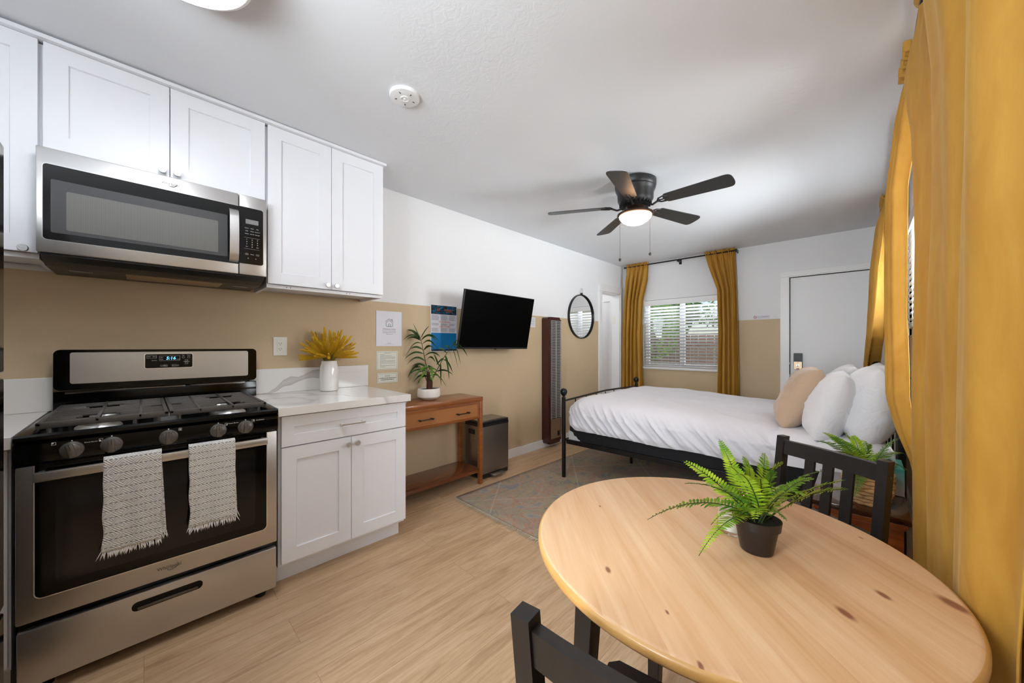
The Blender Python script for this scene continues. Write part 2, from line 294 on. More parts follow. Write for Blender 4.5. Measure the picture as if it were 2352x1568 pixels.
# ---------------- geometry helpers ----------------
ROOTM = {}
class MB:
    def __init__(s): s.bm = bmesh.new()
    def _merge(s, b2):
        me = bpy.data.meshes.new('t'); b2.to_mesh(me); b2.free(); s.bm.from_mesh(me); bpy.data.meshes.remove(me)
    def box(s, x0, x1, y0, y1, z0, z1, bev=0, seg=2, mat=None):
        b = bmesh.new(); bmesh.ops.create_cube(b, size=1)
        for v in b.verts: v.co = Vector(((x0+x1)/2+v.co.x*(x1-x0), (y0+y1)/2+v.co.y*(y1-y0), (z0+z1)/2+v.co.z*(z1-z0)))
        if bev: bmesh.ops.bevel(b, geom=b.edges[:], offset=bev, segments=seg, profile=.5, affect='EDGES')
        if mat is not None: bmesh.ops.transform(b, matrix=mat, verts=b.verts)
        s._merge(b); return s
    def cone(s, p0, p1, r0, r1=None, n=16, bev=0):
        r1 = r0 if r1 is None else r1; p0 = Vector(p0); p1 = Vector(p1); d = p1-p0
        q = d.to_track_quat('Z', 'Y'); rings = []
        for p, r in ((p0, r0), (p1, r1)):
            rings.append([s.bm.verts.new(p+q@Vector((r*cos(2*pi*i/n), r*sin(2*pi*i/n), 0))) for i in range(n)])
        for i in range(n): s.bm.faces.new((rings[0][i], rings[0][(i+1) % n], rings[1][(i+1) % n], rings[1][i]))
        s.bm.faces.new(rings[0][::-1]); s.bm.faces.new(rings[1]); return s
    def lathe(s, prof, c=(0, 0, 0), n=32, axis='Z', caps=True, sx=1, sy=1):
        c = Vector(c); R = []
        for r, z in prof:
            ring = []
            for i in range(n):
                a = 2*pi*i/n; v = Vector((r*cos(a)*sx, r*sin(a)*sy, z))
                if axis == 'X': v = Vector((v.z, v.x, v.y))
                elif axis == 'Y': v = Vector((v.x, v.z, v.y))
                ring.append(s.bm.verts.new(c+v))
            R.append(ring)
        for a, b in zip(R, R[1:]):
            for i in range(n): s.bm.faces.new((a[i], a[(i+1) % n], b[(i+1) % n], b[i]))
        if caps:
            if prof[0][0] > 1e-5: s.bm.faces.new(R[0][::-1])
            if prof[-1][0] > 1e-5: s.bm.faces.new(R[-1])
        return s
    def tube(s, pts, r, n=8, closed=False):
        pts = [Vector(p) for p in pts]; R = []; N = len(pts); up = None
        for i, p in enumerate(pts):
            t = (pts[(i+1) % N]-pts[i-1]) if closed else (pts[min(i+1, N-1)]-pts[max(i-1, 0)])
            t.normalize()
            if up is None: up = t.orthogonal().normalized()
            up = (up-t*up.dot(t)).normalized(); b = t.cross(up)
            rr = r[i] if isinstance(r, (list, tuple)) else r
            R.append([s.bm.verts.new(p+(up*cos(2*pi*k/n)+b*sin(2*pi*k/n))*rr) for k in range(n)])
        for i in range(N if closed else N-1):
            a, b2 = R[i], R[(i+1) % N]
            for k in range(n): s.bm.faces.new((a[k], a[(k+1) % n], b2[(k+1) % n], b2[k]))
        if not closed: s.bm.faces.new(R[0][::-1]); s.bm.faces.new(R[-1])
        return s
    def prism(s, pts, f, d):
        """polygon of 2D pts; f maps (a,b,depth)->xyz"""
        lo = [s.bm.verts.new(f(a, b, 0)) for a, b in pts]; hi = [s.bm.verts.new(f(a, b, d)) for a, b in pts]; n = len(pts)
        s.bm.faces.new(lo[::-1]); s.bm.faces.new(hi)
        for i in range(n): s.bm.faces.new((lo[i], lo[(i+1) % n], hi[(i+1) % n], hi[i]))
        return s
    def poly(s, pts): s.bm.faces.new([s.bm.verts.new(p) for p in pts]); return s
    def grid(s, f, nu, nv, cu=False, cv=False):
        g = [[s.bm.verts.new(f(i/nu, j/nv)) for j in range(nv+(0 if cv else 1))] for i in range(nu+(0 if cu else 1))]
        for i in range(nu):
            for j in range(nv):
                try: s.bm.faces.new((g[i][j], g[(i+1) % len(g)][j], g[(i+1) % len(g)][(j+1) % len(g[0])], g[i][(j+1) % len(g[0])]))
                except ValueError: pass
        return s
    def sphere(s, c, r, sc3=(1, 1, 1), u=16, v=10):
        b = bmesh.new(); bmesh.ops.create_uvsphere(b, u_segments=u, v_segments=v, radius=r)
        for q in b.verts: q.co = Vector(c)+Vector((q.co.x*sc3[0], q.co.y*sc3[1], q.co.z*sc3[2]))
        s._merge(b); return s
    def xf(s, m): bmesh.ops.transform(s.bm, matrix=m, verts=s.bm.verts); return s
    def build(s, name, mat, parent=None, smooth=True, local=False, angle=40, recalc=True, mods=None):
        if len(s.bm.verts) < 60000 and recalc: bmesh.ops.remove_doubles(s.bm, verts=s.bm.verts, dist=1e-6)
        if recalc: bmesh.ops.recalc_face_normals(s.bm, faces=s.bm.faces)
        me = bpy.data.meshes.new(name)
        if parent is not None and not local and parent.name in ROOTM:
            bmesh.ops.transform(s.bm, matrix=ROOTM[parent.name].inverted(), verts=s.bm.verts)
        if smooth:
            for f in s.bm.faces: f.smooth = True
            for e in s.bm.edges:
                if len(e.link_faces) == 2 and e.calc_face_angle(0) > radians(angle): e.smooth = False
        s.bm.to_mesh(me); s.bm.free(); me.materials.append(M[mat])
        o = bpy.data.objects.new(name, me); COL.objects.link(o)
        if parent is not None:
            o.parent = parent
            if parent.name in ROOTM: ROOTM[o.name] = ROOTM[parent.name]
        return o
def tag(o, label=None, cat=None, group=None, kind=None):
    if label: o['label'] = label
    if cat: o['category'] = cat
    if group: o['group'] = group
    if kind: o['kind'] = kind
    return o
def thing(name, label, cat, loc=(0, 0, 0), rotz=0, group=None, kind=None):
    o = bpy.data.objects.new(name, None); COL.objects.link(o); o.empty_display_size = .05
    o.location = loc; o.rotation_euler = (0, 0, rotz)
    ROOTM[o.name] = Matrix.Translation(Vector(loc)) @ Matrix.Rotation(rotz, 4, 'Z')
    return tag(o, label, cat, group, kind)
def copy_tree(o, parent=None):
    c = o.copy(); COL.objects.link(c); c.parent = parent
    for ch in [x for x in bpy.data.objects if x.parent == o]: copy_tree(ch, c)
    return c
def struct(o): o['kind'] = 'structure'; return o
def frame(o, right, up):
    r = Vector(right).normalized(); u = Vector(up).normalized(); nn = r.cross(u)
    m = Matrix((r, u, nn)).transposed().to_4x4(); m.translation = Vector(o); return m
WL = lambda y, z, x=-2.755: frame((x, y, z), (0, 1, 0), (0, 0, 1))    # plane facing +X
WB = lambda x, z, y=5.34: frame((x, y, z), (1, 0, 0), (0, 0, 1))      # plane facing -Y
def text(mb, s, size, m, align='CENTER', depth=.0004, sx=1, shear=0):
    cu = bpy.data.curves.new('t', 'FONT'); cu.body = s; cu.size = size; cu.align_x = align; cu.align_y = 'CENTER'; cu.extrude = depth; cu.shear = shear
    cu.resolution_u = 3
    o = bpy.data.objects.new('t', cu); COL.objects.link(o); bpy.context.view_layer.update()
    me = bpy.data.meshes.new_from_object(o.evaluated_get(bpy.context.evaluated_depsgraph_get()))
    me.transform(m @ Matrix.Diagonal((sx, 1, 1, 1))); mb.bm.from_mesh(me)
    bpy.data.objects.remove(o); bpy.data.curves.remove(cu); bpy.data.meshes.remove(me); return mb
def lbox(mb, m, a0, a1, b0, b1, c0, c1, bev=0):
    """box in the frame m: a right, b up, c out"""
    return mb.box(a0, a1, b0, b1, c0, c1, bev, mat=m)
def rrect(w, h, r, n=5):
    p = []
    for cx, cy, a0 in ((w/2-r, h/2-r, 0), (-w/2+r, h/2-r, 90), (-w/2+r, -h/2+r, 180), (w/2-r, -h/2+r, 270)):
        for i in range(n+1):
            a = radians(a0+90*i/n); p.append((cx+r*cos(a), cy+r*sin(a)))
    return p
def rplate(mb, m, cx, cy, w, h, r, c0, c1):
    return mb.prism([(cx+a, cy+b) for a, b in rrect(w, h, r)], lambda a, b, d: m @ Vector((a, b, c0+d)), c1-c0)
def ray(px, py, t):
    u = (px-1176)/FPX; v = (HY-py)/FPX; s_, c_ = sin(YAW), cos(YAW)
    return Vector(((-s_+u*c_)*t, (c_+u*s_)*t, CAMZ+v*t))
def tdist(p): return -p[0]*sin(YAW)+p[1]*cos(YAW)

# ---------------- room shell ----------------
XL, XR, YB, YF = -2.755, .25, 5.34, -1.15
ceil = lambda y: 2.495-.0055*y
struct(MB().box(XL-1.6, XR+.15, YF-.15, YB+.15, -.12, 0).build('floor', 'floor', smooth=False))
mb = MB()
mb.prism([(YF-.2, ceil(YF-.2)), (YB+.2, ceil(YB+.2)), (YB+.2, 2.66), (YF-.2, 2.66)], lambda a, b, d: Vector((XL-1.6+d, a, b)), XR-XL+1.8)
struct(mb.build('ceiling', 'ceiling', smooth=False))
# left wall with doorway
D2 = (4.685, 5.24, 2.02)
mb = MB(); mb.box(XL-.12, XL, YF-.12, D2[0], 0, 2.52); mb.box(XL-.12, XL, D2[1], YB+.12, 0, 2.52); mb.box(XL-.12, XL, D2[0], D2[1], D2[2], 2.52)
struct(mb.build('wall_left', 'wall_two_tone', smooth=False))
# back wall with window and door holes
W1 = (-2.40, -1.30, .905, 1.90); D1 = (-.632, .182, 2.025)
mb = MB(); y0, y1 = YB, YB+.13
mb.box(XL, W1[0], y0, y1, 0, 2.5); mb.box(W1[0], W1[1], y0, y1, 0, W1[2]); mb.box(W1[0], W1[1], y0, y1, W1[3], 2.5)
mb.box(W1[1], D1[0], y0, y1, 0, 2.5); mb.box(D1[0], D1[1], y0, y1, D1[2], 2.5); mb.box(D1[1], XR+.12, y0, y1, 0, 2.5)
struct(mb.build('wall_back', 'wall_two_tone_back', smooth=False))
# right wall with two windows
W2 = (1.5, 2.42, .95, 2.15); W3 = (2.95, 4.15, 1.3, 2.15)
mb = MB(); x0, x1 = XR, XR+.12
ys = [YF-.12, W2[0], W2[1], W3[0], W3[1], YB]
for a, b in ((0, 1), (2, 3), (4, 5)): mb.box(x0, x1, ys[a], ys[b], 0, 2.52)
for W in (W2, W3): mb.box(x0, x1, W[0], W[1], 0, W[2]); mb.box(x0, x1, W[0], W[1], W[3], 2.52)
struct(mb.build('wall_right', 'wall_two_tone', smooth=False))
W4 = (-1.3, -.2, .95, 2.2)  # opening for the added window, cut so the fill lamp shines in
mb = MB(); y0, y1 = YF-.12, YF
mb.box(XL, W4[0], y0, y1, 0, 2.52); mb.box(W4[1], XR, y0, y1, 0, 2.52); mb.box(W4[0], W4[1], y0, y1, 0, W4[2]); mb.box(W4[0], W4[1], y0, y1, W4[3], 2.52)
struct(mb.build('wall_front', 'wall_two_tone', smooth=False))
# windows: frame + panes
def window(name, m, w, h, mull=True, dep=.13):
    """m: frame at the opening's lower left on the inner wall face; c axis points into the room"""
    r = thing(name, None, None, kind='structure'); mb = MB(); t = .045
    lbox(mb, m, 0, w, 0, t, -dep+.02, -.05, .003); lbox(mb, m, 0, w, h-t, h, -dep+.02, -.05, .003)
    lbox(mb, m, 0, t, t, h-t, -dep+.02, -.05, .003); lbox(mb, m, w-t, w, t, h-t, -dep+.02, -.05, .003)
    if mull: lbox(mb, m, w*.455, w*.455+.06, t, h-t, -dep+.02, -.055, .003); 
    mb.build('window_frame', 'white_gloss', r, smooth=False)
    mb = MB(); lbox(mb, m, t, w*.455, t, h-t, -.095, -.091)
    if mull: lbox(mb, m, w*.455+.06, w-t, t, h-t, -.085, -.081)
    else: lbox(mb, m, w*.455, w-t, t, h-t, -.095, -.091)
    mb.build('window_pane', 'pane', r, smooth=False)
    mb = MB(); lbox(mb, m, -.012, 0.0, 0, h, -.012, .004); lbox(mb, m, w, w+.012, 0, h, -.012, .004); lbox(mb, m, -.012, w+.012, h, h+.012, -.012, .004)
    mb.build('window_casing', 'white_paint', r, smooth=False); return r
r = window('window_1', WB(W1[0], W1[2]), W1[1]-W1[0], W1[3]-W1[2])
mb = MB().box(W1[0]-.02, W1[1]+.02, YB-.022, YB+.01, W1[2]-.035, W1[2]-.0005, .004); mb.build('window_sill', 'white_paint', r, smooth=False)
mr = lambda W: frame((XR, W[1], W[2]), (0, -1, 0), (0, 0, 1))
window('window_2', mr(W2), W2[1]-W2[0], W2[3]-W2[2]); window('window_3', mr(W3), W3[1]-W3[0], W3[3]-W3[2])
window('added_window', frame((W4[1], YF, W4[2]), (-1, 0, 0), (0, 0, 1)), W4[1]-W4[0], W4[3]-W4[2])  # unseen window, added behind the camera for the fill lamp
# back door
r = thing('door_1', None, None, kind='structure')
MB().box(D1[0]+.006, D1[1]-.006, YB+.012, YB+.055, .012, D1[2]-.007, .002).build('door_leaf', 'white_paint', r, smooth=False)
mb = MB(); c0, c1 = YB-.018, YB+.002
mb.box(D1[0]-.088, D1[0]-.008, c0, c1, 0, D1[2]+.008, .004); mb.box(D1[1]+.008, XR-.001, c0, c1, 0, D1[2]+.008, .004); mb.box(D1[0]-.088, XR-.001, c0, c1, D1[2]+.008, D1[2]+.072, .004)
mb.build('door_casing', 'white_gloss', r, smooth=False)
mb = MB(); mb.box(D1[0]-.008, D1[0]+.0, c0, YB+.1, 0, D1[2]); mb.box(D1[1], D1[1]+.008, c0, YB+.1, 0, D1[2]); mb.box(D1[0], D1[1], c0+.01, YB+.1, D1[2], D1[2]+.008)
mb.build('door_jamb', 'white_gloss', r, smooth=False)
mb = MB().box(D1[0], D1[1], YB+.056, YB+.1, 0, D1[2]); mb.build('door_gap_shade', 'dark_gap', r, smooth=False)  # near-black sheet behind the leaf, its colour standing in for shade in the gap
mb = MB()
for z in (1.00, .86, .78): mb.cone((D1[0]+.0, YB-.006, z), (D1[0]+.0, YB-.006, z+.022), .006)
mb.cone((D1[0]-.004, YB-.01, .74), (D1[0]-.004, YB-.01, 1.0), .0028, n=8); mb.build('door_hardware', 'brushed_nickel', r)
lk = thing('smart_lock', 'black and bronze keypad deadbolt on the white back door', 'door lock', (-.553, YB+.012, .94))
m = WB(-.553, 1.036, YB+.012)
mb = MB(); rplate(mb, m, 0, 0, .08, .192, .008, 0, .024); mb.build('lock_body', 'black_plastic', lk)
mb = MB(); rplate(mb, m, 0, -.048, .072, .088, .004, .0241, .03); mb.build('lock_plate', 'nickel_warm', lk)
mb = MB(); mb.cone(m@Vector((0, -.045, .03)), m@Vector((0, -.045, .036)), .015); lbox(mb, m, -.004, .004, -.062, -.028, .036, .05, .002); mb.build('thumb_turn', 'brushed_nickel', lk)
mb = MB(); mb.cone(m@Vector((0, -.016, .03)), m@Vector((0, -.016, .0315)), .004, n=10); mb.build('lock_sensor', 'black_matte', lk)
mb = MB(); lbox(mb, m, -.014, .014, -.088, -.08, .03, .0315); mb.build('lock_slot', 'black_matte', lk)
# left-hand doorway (open to a white room) with a plank door leaf
r = thing('door_2', None, None, kind='structure')
mb = MB(); x0, x1 = XL-.002, XL+.02
mb.box(x0, x1, D2[0]-.083, D2[0], 0, D2[2], .004); mb.box(x0, x1, D2[1], D2[1]+.07, 0, D2[2], .004); mb.box(x0, x1, D2[0]-.083, D2[1]+.07, D2[2], D2[2]+.1, .004)
mb.build('door_casing', 'white_gloss', r, smooth=False)
mb = MB(); mb.box(XL-.125, XL, D2[1]-.015, D2[1], 0, D2[2]); mb.box(XL-.125, XL, D2[0], D2[0]+.015, 0, D2[2]); mb.box(XL-.125, XL, D2[0], D2[1], D2[2]-.015, D2[2]); mb.build('door_jamb', 'white_gloss', r, smooth=False)
mb = MB(); mb.box(XL-.95, XL-.14, 5.30, 5.335, .01, 2.06, .002)
for k in range(1, 8): mb.box(XL-.14-k*.1-.0012, XL-.14-k*.1+.0012, 5.2993, 5.3003, .01, 1.7)
mb.build('door_leaf', 'white_paint', r, smooth=False)
mb = MB(); mb.box(XL-.32, XL-.215, 5.288, 5.2998, 1.93, 1.94); mb.build('door_ledge', 'cabinet_inner', r, smooth=False)
mb = MB(); mb.box(XL-.11, XL-.06, D2[1]-.0175, D2[1]-.0148, 1.56, 1.68, .001); mb.cone((XL-.085, D2[1]-.019, 1.64), (XL-.085, D2[1]-.017, 1.64), .005, n=8); mb.cone((XL-.085, D2[1]-.019, 1.60), (XL-.085, D2[1]-.017, 1.60), .005, n=8); mb.build('strike_plate', 'ivory', r, smooth=False)
# annex behind the doorway
mb = MB(); mb.box(XL-1.6, XL-1.5, 3.6, YB+.12, 0, 2.5); mb.box(XL-1.6, XL-.12, 3.5, 3.6, 0, 2.5); mb.box(XL-1.6, XL-.12, YB, YB+.12, 0, 2.5); struct(mb.build('wall_annex', 'white_paint', smooth=False))
al = bpy.data.lights.new('annex_lamp', 'POINT'); al.energy = 7; al.shadow_soft_size = .12; ao = bpy.data.objects.new('annex_lamp', al); COL.objects.link(ao); ao.location = (XL-.7, 4.5, 2.3)
# baseboards
def bb(name, x0, x1, y0, y1): struct(MB().box(x0, x1, y0, y1, 0, .095, .003).build(name, 'white_gloss', smooth=False))
bb('baseboard_left', XL, XL+.016, 1.17, D2[0]-.085); bb('baseboard_back', XL+.02, D1[0]-.09, YB-.016, YB); bb('baseboard_right', XR-.016, XR, YF, YB-.02)
# ---------------- outside ----------------
struct(MB().box(-14, 12, -12, 26, -.25, -.13).build('ground_outside', 'grass', smooth=False))
f = thing('garden_fence', 'brown board fence beyond the back window', 'fence', (-2.5, 9.0, -.13))
mb = MB()
for i in range(46): mb.box(-7.0+i*.17, -7.0+i*.17+.155, 9.0, 9.02, -.13, 1.45, .004)
mb.build('boards', 'fence_wood', f, smooth=False)
mb = MB(); mb.box(-7, .8, 9.02, 9.06, .2, .28); mb.box(-7, .8, 9.02, 9.06, 1.2, 1.28); mb.build('rail', 'fence_wood', f, smooth=False)
h_ = thing('neighbouring_house', 'pale stucco house seen through the right half of the back window', 'house', (-1.0, 16, -.13))
MB().box(-3.4, 5.0, 14, 20, -.13, 2.9).build('wall', 'stucco', h_, smooth=False)
MB().prism([(13.6, 2.9), (20.4, 2.9), (17, 4.3)], lambda a, b, d: Vector((-3.8+d, a, b)), 9.2).build('roof', 'roof', h_, smooth=False)
wb_ = MB().box(-2.5, -1.6, 13.97, 14.01, 1.0, 2.1).build('window', 'car_glass', h_, smooth=False)
def leafblob(mb, c, rad, n, ls):
    for _ in range(n):
        d = Vector((random.gauss(0, 1), random.gauss(0, 1), random.gauss(0, 1))).normalized()*(random.uniform(.55, 1)**.5)
        p = Vector(c)+Vector((d.x*rad[0], d.y*rad[1], d.z*rad[2])); u = Vector((random.uniform(-1, 1), random.uniform(-1, 1), random.uniform(-.6, .6))).normalized()*ls; v = u.orthogonal().normalized()*ls*.45
        mb.poly((p-u, p+v, p+u, p-v))
def tree(name, label, cat, x, y, h, rad, n, ls, group=None):
    t = thing(name, label, cat, (x, y, -.13), group=group)
    MB().tube([(x, y, -.13), (x+.05, y, h*.5), (x-.03, y+.05, h)], [.1, .08, .05]).build('trunk', 'bark', t)
    mb = MB(); leafblob(mb, (x, y, h), rad, n, ls); mb.build('foliage', 'tree_leaf', t, smooth=False, recalc=False)
tree('garden_tree', 'leafy green tree filling the upper left of the back window', 'tree', -5.2, 10.3, 2.6, (2.1, 1.2, 1.9), 7000, .11)
tree('shrub', 'green shrub rising above the fence in the middle of the back window', 'shrub', -3.4, 8.0, 1.6, (.7, .5, .7), 1100, .05)
tree('small_tree', 'thin yellow green tree against the sky at the right of the back window', 'tree', -2.5, 10.6, 2.5, (1.5, .8, .8), 1500, .08)

# ---------------- kitchen cabinets ----------------
def shaker(m, a0, a1, b0, b1, name, parent, th=.02, st=.066, mat='cabinet_white'):
    """shaker front in the frame m (c out), one mesh: four rails and a recessed panel"""
    mb = MB(); e = 0
    lbox(mb, m, a0, a0+st, b0, b1, -th, 0, e); lbox(mb, m, a1-st, a1, b0, b1, -th, 0, e)
    lbox(mb, m, a0+st, a1-st, b0, b0+st, -th, 0, e); lbox(mb, m, a0+st, a1-st, b1-st, b1, -th, 0, e)
    lbox(mb, m, a0+st-.002, a1-st+.002, b0+st-.002, b1-st+.002, -th, -.008)
    # bevelled step
    for (p, q) in (((a0+st, b0+st), (a1-st, b0+st)), ((a0+st, b1-st), (a1-st, b1-st)), ((a0+st, b0+st), (a0+st, b1-st)), ((a1-st, b0+st), (a1-st, b1-st))):
        s_ = .004; lbox(mb, m, min(p[0], q[0])-s_*.5, max(p[0], q[0])+s_*.5, min(p[1], q[1])-s_*.5, max(p[1], q[1])+s_*.5, -.012, -.0045, .001)
    return mb.build(name, mat, parent, smooth=False)
def knob(m, a, b, parent, mat='chrome', r=.0145):
    mb = MB(); o = m @ Vector((a, b, 0)); mb2 = MB(); mb2.lathe([(.006, 0), (.0055, .012), (r, .016), (r, .024), (r*.86, .027), (0, .027)], n=24); mb2.xf(m @ Matrix.Translation((a, b, 0)))
    return mb2.build('knob', mat, parent)
FX = -2.40
mu = frame((FX, 0, 0), (0, 1, 0), (0, 0, 1))
def upper(name, label, y0, y1, z0, doors, knobs, hinge=True):
    t = thing(name, label, 'cabinet', (-2.58, (y0+y1)/2, z0-.02), group='white wall cabinets')
    mb = MB(); zt = 2.462; x0, x1, a = XL+.004, FX-.021, .018; zb = z0-.022
    mb.box(x0, x1, y0, y0+a, zb, zt); mb.box(x0, x1, y1-a, y1, zb, zt); mb.box(x0, x1, y0+a, y1-a, zt-a, zt); mb.box(x0, x1, y0+a, y1-a, zb+.02, zb+.038); mb.box(x0, x0+.01, y0+a, y1-a, zb+.02, zt)
    mb.box(x1-.018, x1, y0+a, y1-a, zb, zb+.04)
    mb.build('cabinet_body', 'cabinet_white', t, smooth=False)
    for i, (a0, a1) in enumerate(doors):
        d = shaker(mu, a0, a1, z0, 2.468, 'door', t)
        knob(mu, knobs[i][0], knobs[i][1], d)
    if hinge:
        for yy in (y0+.1, y0+.12, y1-.24, y1-.22): MB().cone((FX-.0225, yy, zb+.010), (FX-.0205, yy, zb+.010), .003, n=8).build('screw', 'steel_dark', t)
    return t
upper('wall_cabinet', 'white wall cabinet cut off by the left edge, beside the microwave', -1.12, -.3, 1.6, [(-1.11, -.72), (-.714, -.302)], [(-.76, 1.63), (-.335, 1.61)], False)
upper('wall_cabinet', 'short white two-door wall cabinet directly above the microwave', -.2995, .4855, 2.03, [(-.288, .0865), (.0895, .474)], [(.062, 2.055), (.114, 2.055)], False)
upper('wall_cabinet', 'tall white two-door wall cabinet right of the microwave', .486, 1.168, 1.575, [(.4885, .826), (.829, 1.1665)], [(.80, 1.598), (.852, 1.598)])
mb = MB().box(XL+.004, FX+.022, -1.14, 1.183, 2.4705, 2.4875, .002).box(XL+.004, FX+.004, -1.14, 1.172, 2.4695, 2.480)
tag(mb.build('cabinet_top_trim', 'cabinet_white', smooth=False), 'thin white trim board running between the wall cabinets and the ceiling', 'trim')
# base cabinets
BX = -2.084
mbs = frame((BX, 0, 0), (0, 1, 0), (0, 0, 1))
t = thing('base_cabinet', 'white base cabinet with one drawer and two doors right of the stove', 'cabinet', (-2.42, .82, 0))
mb = MB(); mb.box(XL+.004, BX-.021, .47, 1.162, .105, .868); mb.build('cabinet_body', 'cabinet_white', t, smooth=False)
MB().box(XL+.06, -2.175, .472, 1.163, 0, .112).build('toe_kick', 'cabinet_white', t, smooth=False)
d = shaker(mbs, .482, 1.163, .712, .864, 'drawer', t, st=.055)
mb = MB()
for a in (.768, .886): lbox(mb, mbs, a-.006, a+.006, .779, .791, 0, .028, .001)
lbox(mb, mbs, .76, .894, .7795, .7905, .024, .035, .002); mb.build('bar_handle', 'chrome', d, smooth=False)
d = shaker(mbs, .482, .8235, .124, .706, 'door', t); knob(mbs, .803, .668, d, 'brushed_nickel', .016)
d = shaker(mbs, .8265, 1.163, .124, .706, 'door', t); knob(mbs, .853, .668, d, 'brushed_nickel', .016)
tag(MB().box(XL+.002, -2.054, .461, 1.184, .872, .914, .002).build('countertop', 'quartz', smooth=False), 'white veined quartz countertop on the base cabinet right of the stove', 'countertop')
tag(MB().box(XL+.001, XL+.021, .461, 1.21, .9145, 1.072, .0015).build('backsplash', 'quartz_splash', smooth=False), 'upright quartz backsplash strip with a grey vein behind the vase', 'backsplash')
t = thing('corner_base_cabinet', 'narrow visible end of a white base cabinet between the stove and the fridge', 'cabinet', (-2.42, -.7, 0))
MB().box(XL+.004, BX-.02, -1.12, -.32, .105, .868).build('cabinet_body', 'cabinet_white', t, smooth=False)
MB().box(XL+.06, -2.16, -1.12, -.33, 0, .105).build('toe_kick', 'cabinet_white', t, smooth=False)
shaker(mbs, -.75, -.325, .124, .864, 'door', t)
tag(MB().box(XL+.002, -2.054, -1.13, -.313, .872, .914, .002).build('countertop', 'quartz', smooth=False), 'white quartz countertop end visible left of the stove', 'countertop')
tag(MB().box(XL+.001, XL+.021, -1.13, -.30, .9145, 1.072, .0015).build('backsplash', 'quartz', smooth=False), 'plain white backsplash strip left of the stove', 'backsplash')
# ---------------- gas range ----------------
rg = thing('gas_range', 'stainless steel and black gas range with two towels on its door handle', 'stove', (-2.38, .075, 0))
m = frame((-2.05, 0, 0), (0, 1, 0), (0, 0, 1))
MB().box(-2.735, -2.078, -.302, .453, .06, .88, .004).box(-2.66, -2.12, -.28, .43, .03, .07).build('range_body', 'black_enamel', rg)
mb = MB(); lbox(mb, m, -.3025, .4525, .045, .243, -.03, 0, .007)
dr = mb.build('storage_drawer', 'steel', rg)
mb = MB(); rplate(mb, m, .0725, .194, .212, .035, .016, .0002, .0014)
hd = mb.build('drawer_handle_recess', 'black_gloss', dr)
mb = MB(); lbox(mb, m, -.018, .163, .181, .192, .0012, .0075, .003); mb.build('pull_lip', 'steel_dark', hd)
mb = MB(); lbox(mb, m, -.3045, .4545, .268, .808, -.03, 0, .005); od = mb.build('oven_door', 'steel', rg)
def ubox(a0, a1, b0, b1, r, c0, c1):
    p = [(a1, b1), (a0, b1)]
    for cx, cy, s_ in ((a0+r, b0+r, 180), (a1-r, b0+r, 270)):
        for i in range(6): a = radians(s_+18*i); p.append((cx+r*cos(a), cy+r*sin(a)))
    return MB().prism(p, lambda a, b, d: m @ Vector((a, b, c0+d)), c1-c0)
ubox(-.2665, .4135, .343, .8075, .02, .0003, .0025).build('door_rim', 'chrome', od)
gl = ubox(-.2635, .4105, .346, .809, .019, .0026, .0042).build('oven_glass', 'black_gloss', od)
mb = MB(); rplate(mb, m, .074, .56, .586, .355, .02, .0043, .0047); mb.build('inner_window', 'mw_glass', gl)
mb = MB(); lbox(mb, m, -.262, .409, .757, .79, .028, .044, .004)
for a in (-.255, .388): lbox(mb, m, a, a+.014, .76, .787, .004, .03, .002)
mb.build('oven_handle', 'steel', od)
def logo(m, a, b, size, parent, mat='black_plastic'):
    mb = MB(); text(mb, 'Whirlpool', size, m @ Matrix.Translation((a, b, .0012)), sx=.95)
    pts = []
    for i in range(25):
        th = radians(-200+i*13.5); pts.append(m @ Vector((a+size*.55+size*1.15*cos(th)*.8, b-size*.08+size*.62*sin(th)+size*.25*cos(th), .0018)))
    mb.tube(pts[:20], [size*.015+size*.05*sin(pi*i/19) for i in range(20)], 5)
    return mb.build('logo_lettering', mat, parent, smooth=False)
logo(m, .074, .311, .0185, od, 'knob_grey')
# control panel (slightly sloped) and cooktop
mb = MB(); mb.prism([(-2.07, .812), (-2.046, .816), (-2.04, .838), (-2.044, .882), (-2.052, .889), (-2.1, .889)], lambda a, b, d: Vector((a, -.308+d, b)), .765)
pn = mb.build('control_panel', 'black_gloss', rg, angle=25)
mb = MB(); mb.prism([(-2.7, .884), (-2.046, .891), (-2.038, .897), (-2.038, .909), (-2.05, .9155), (-2.075, .911), (-2.12, .9), (-2.62, .9), (-2.68, .908), (-2.7, .908)], lambda a, b, d: Vector((a, -.308+d, b)), .765)
mb.box(-2.69, -2.06, -.3078, -.272, .9, .9145, .004); mb.box(-2.69, -2.06, .4215, .4565, .9, .9145, .004)
ct = mb.build('cooktop', 'black_enamel', rg, angle=30)
mk = frame((-2.0405, 0, 0), (0, 1, 0), (0, 0, 1))
for i, (ky, rot) in enumerate(((-.181, 14), (-.085, 0), (.071, 0), (.230, 0), (.328, -3))):
    mb = MB(); mb.lathe([(.030, 0), (.0285, .006), (.025, .008)], n=28)
    mb.lathe([(.0245, .004), (.0238, .018), (.020, .021), (0, .021)], n=28)
    mb.box(-.0095, .0095, -.0242, .0242, .012, .031, .003)
    mb.xf(mk @ Matrix.Translation((ky, .848, 0)) @ Matrix.Rotation(radians(rot), 4, 'Z')); kb = mb.build('burner_knob', 'knob_grey', pn)
    mb = MB(); mb.box(-.0009, .0009, .004, .0235, .0308, .0314); mb.xf(mk @ Matrix.Translation((ky, .848, 0)) @ Matrix.Rotation(radians(rot), 4, 'Z')); mb.build('pointer_line', 'black_matte', kb, smooth=False)
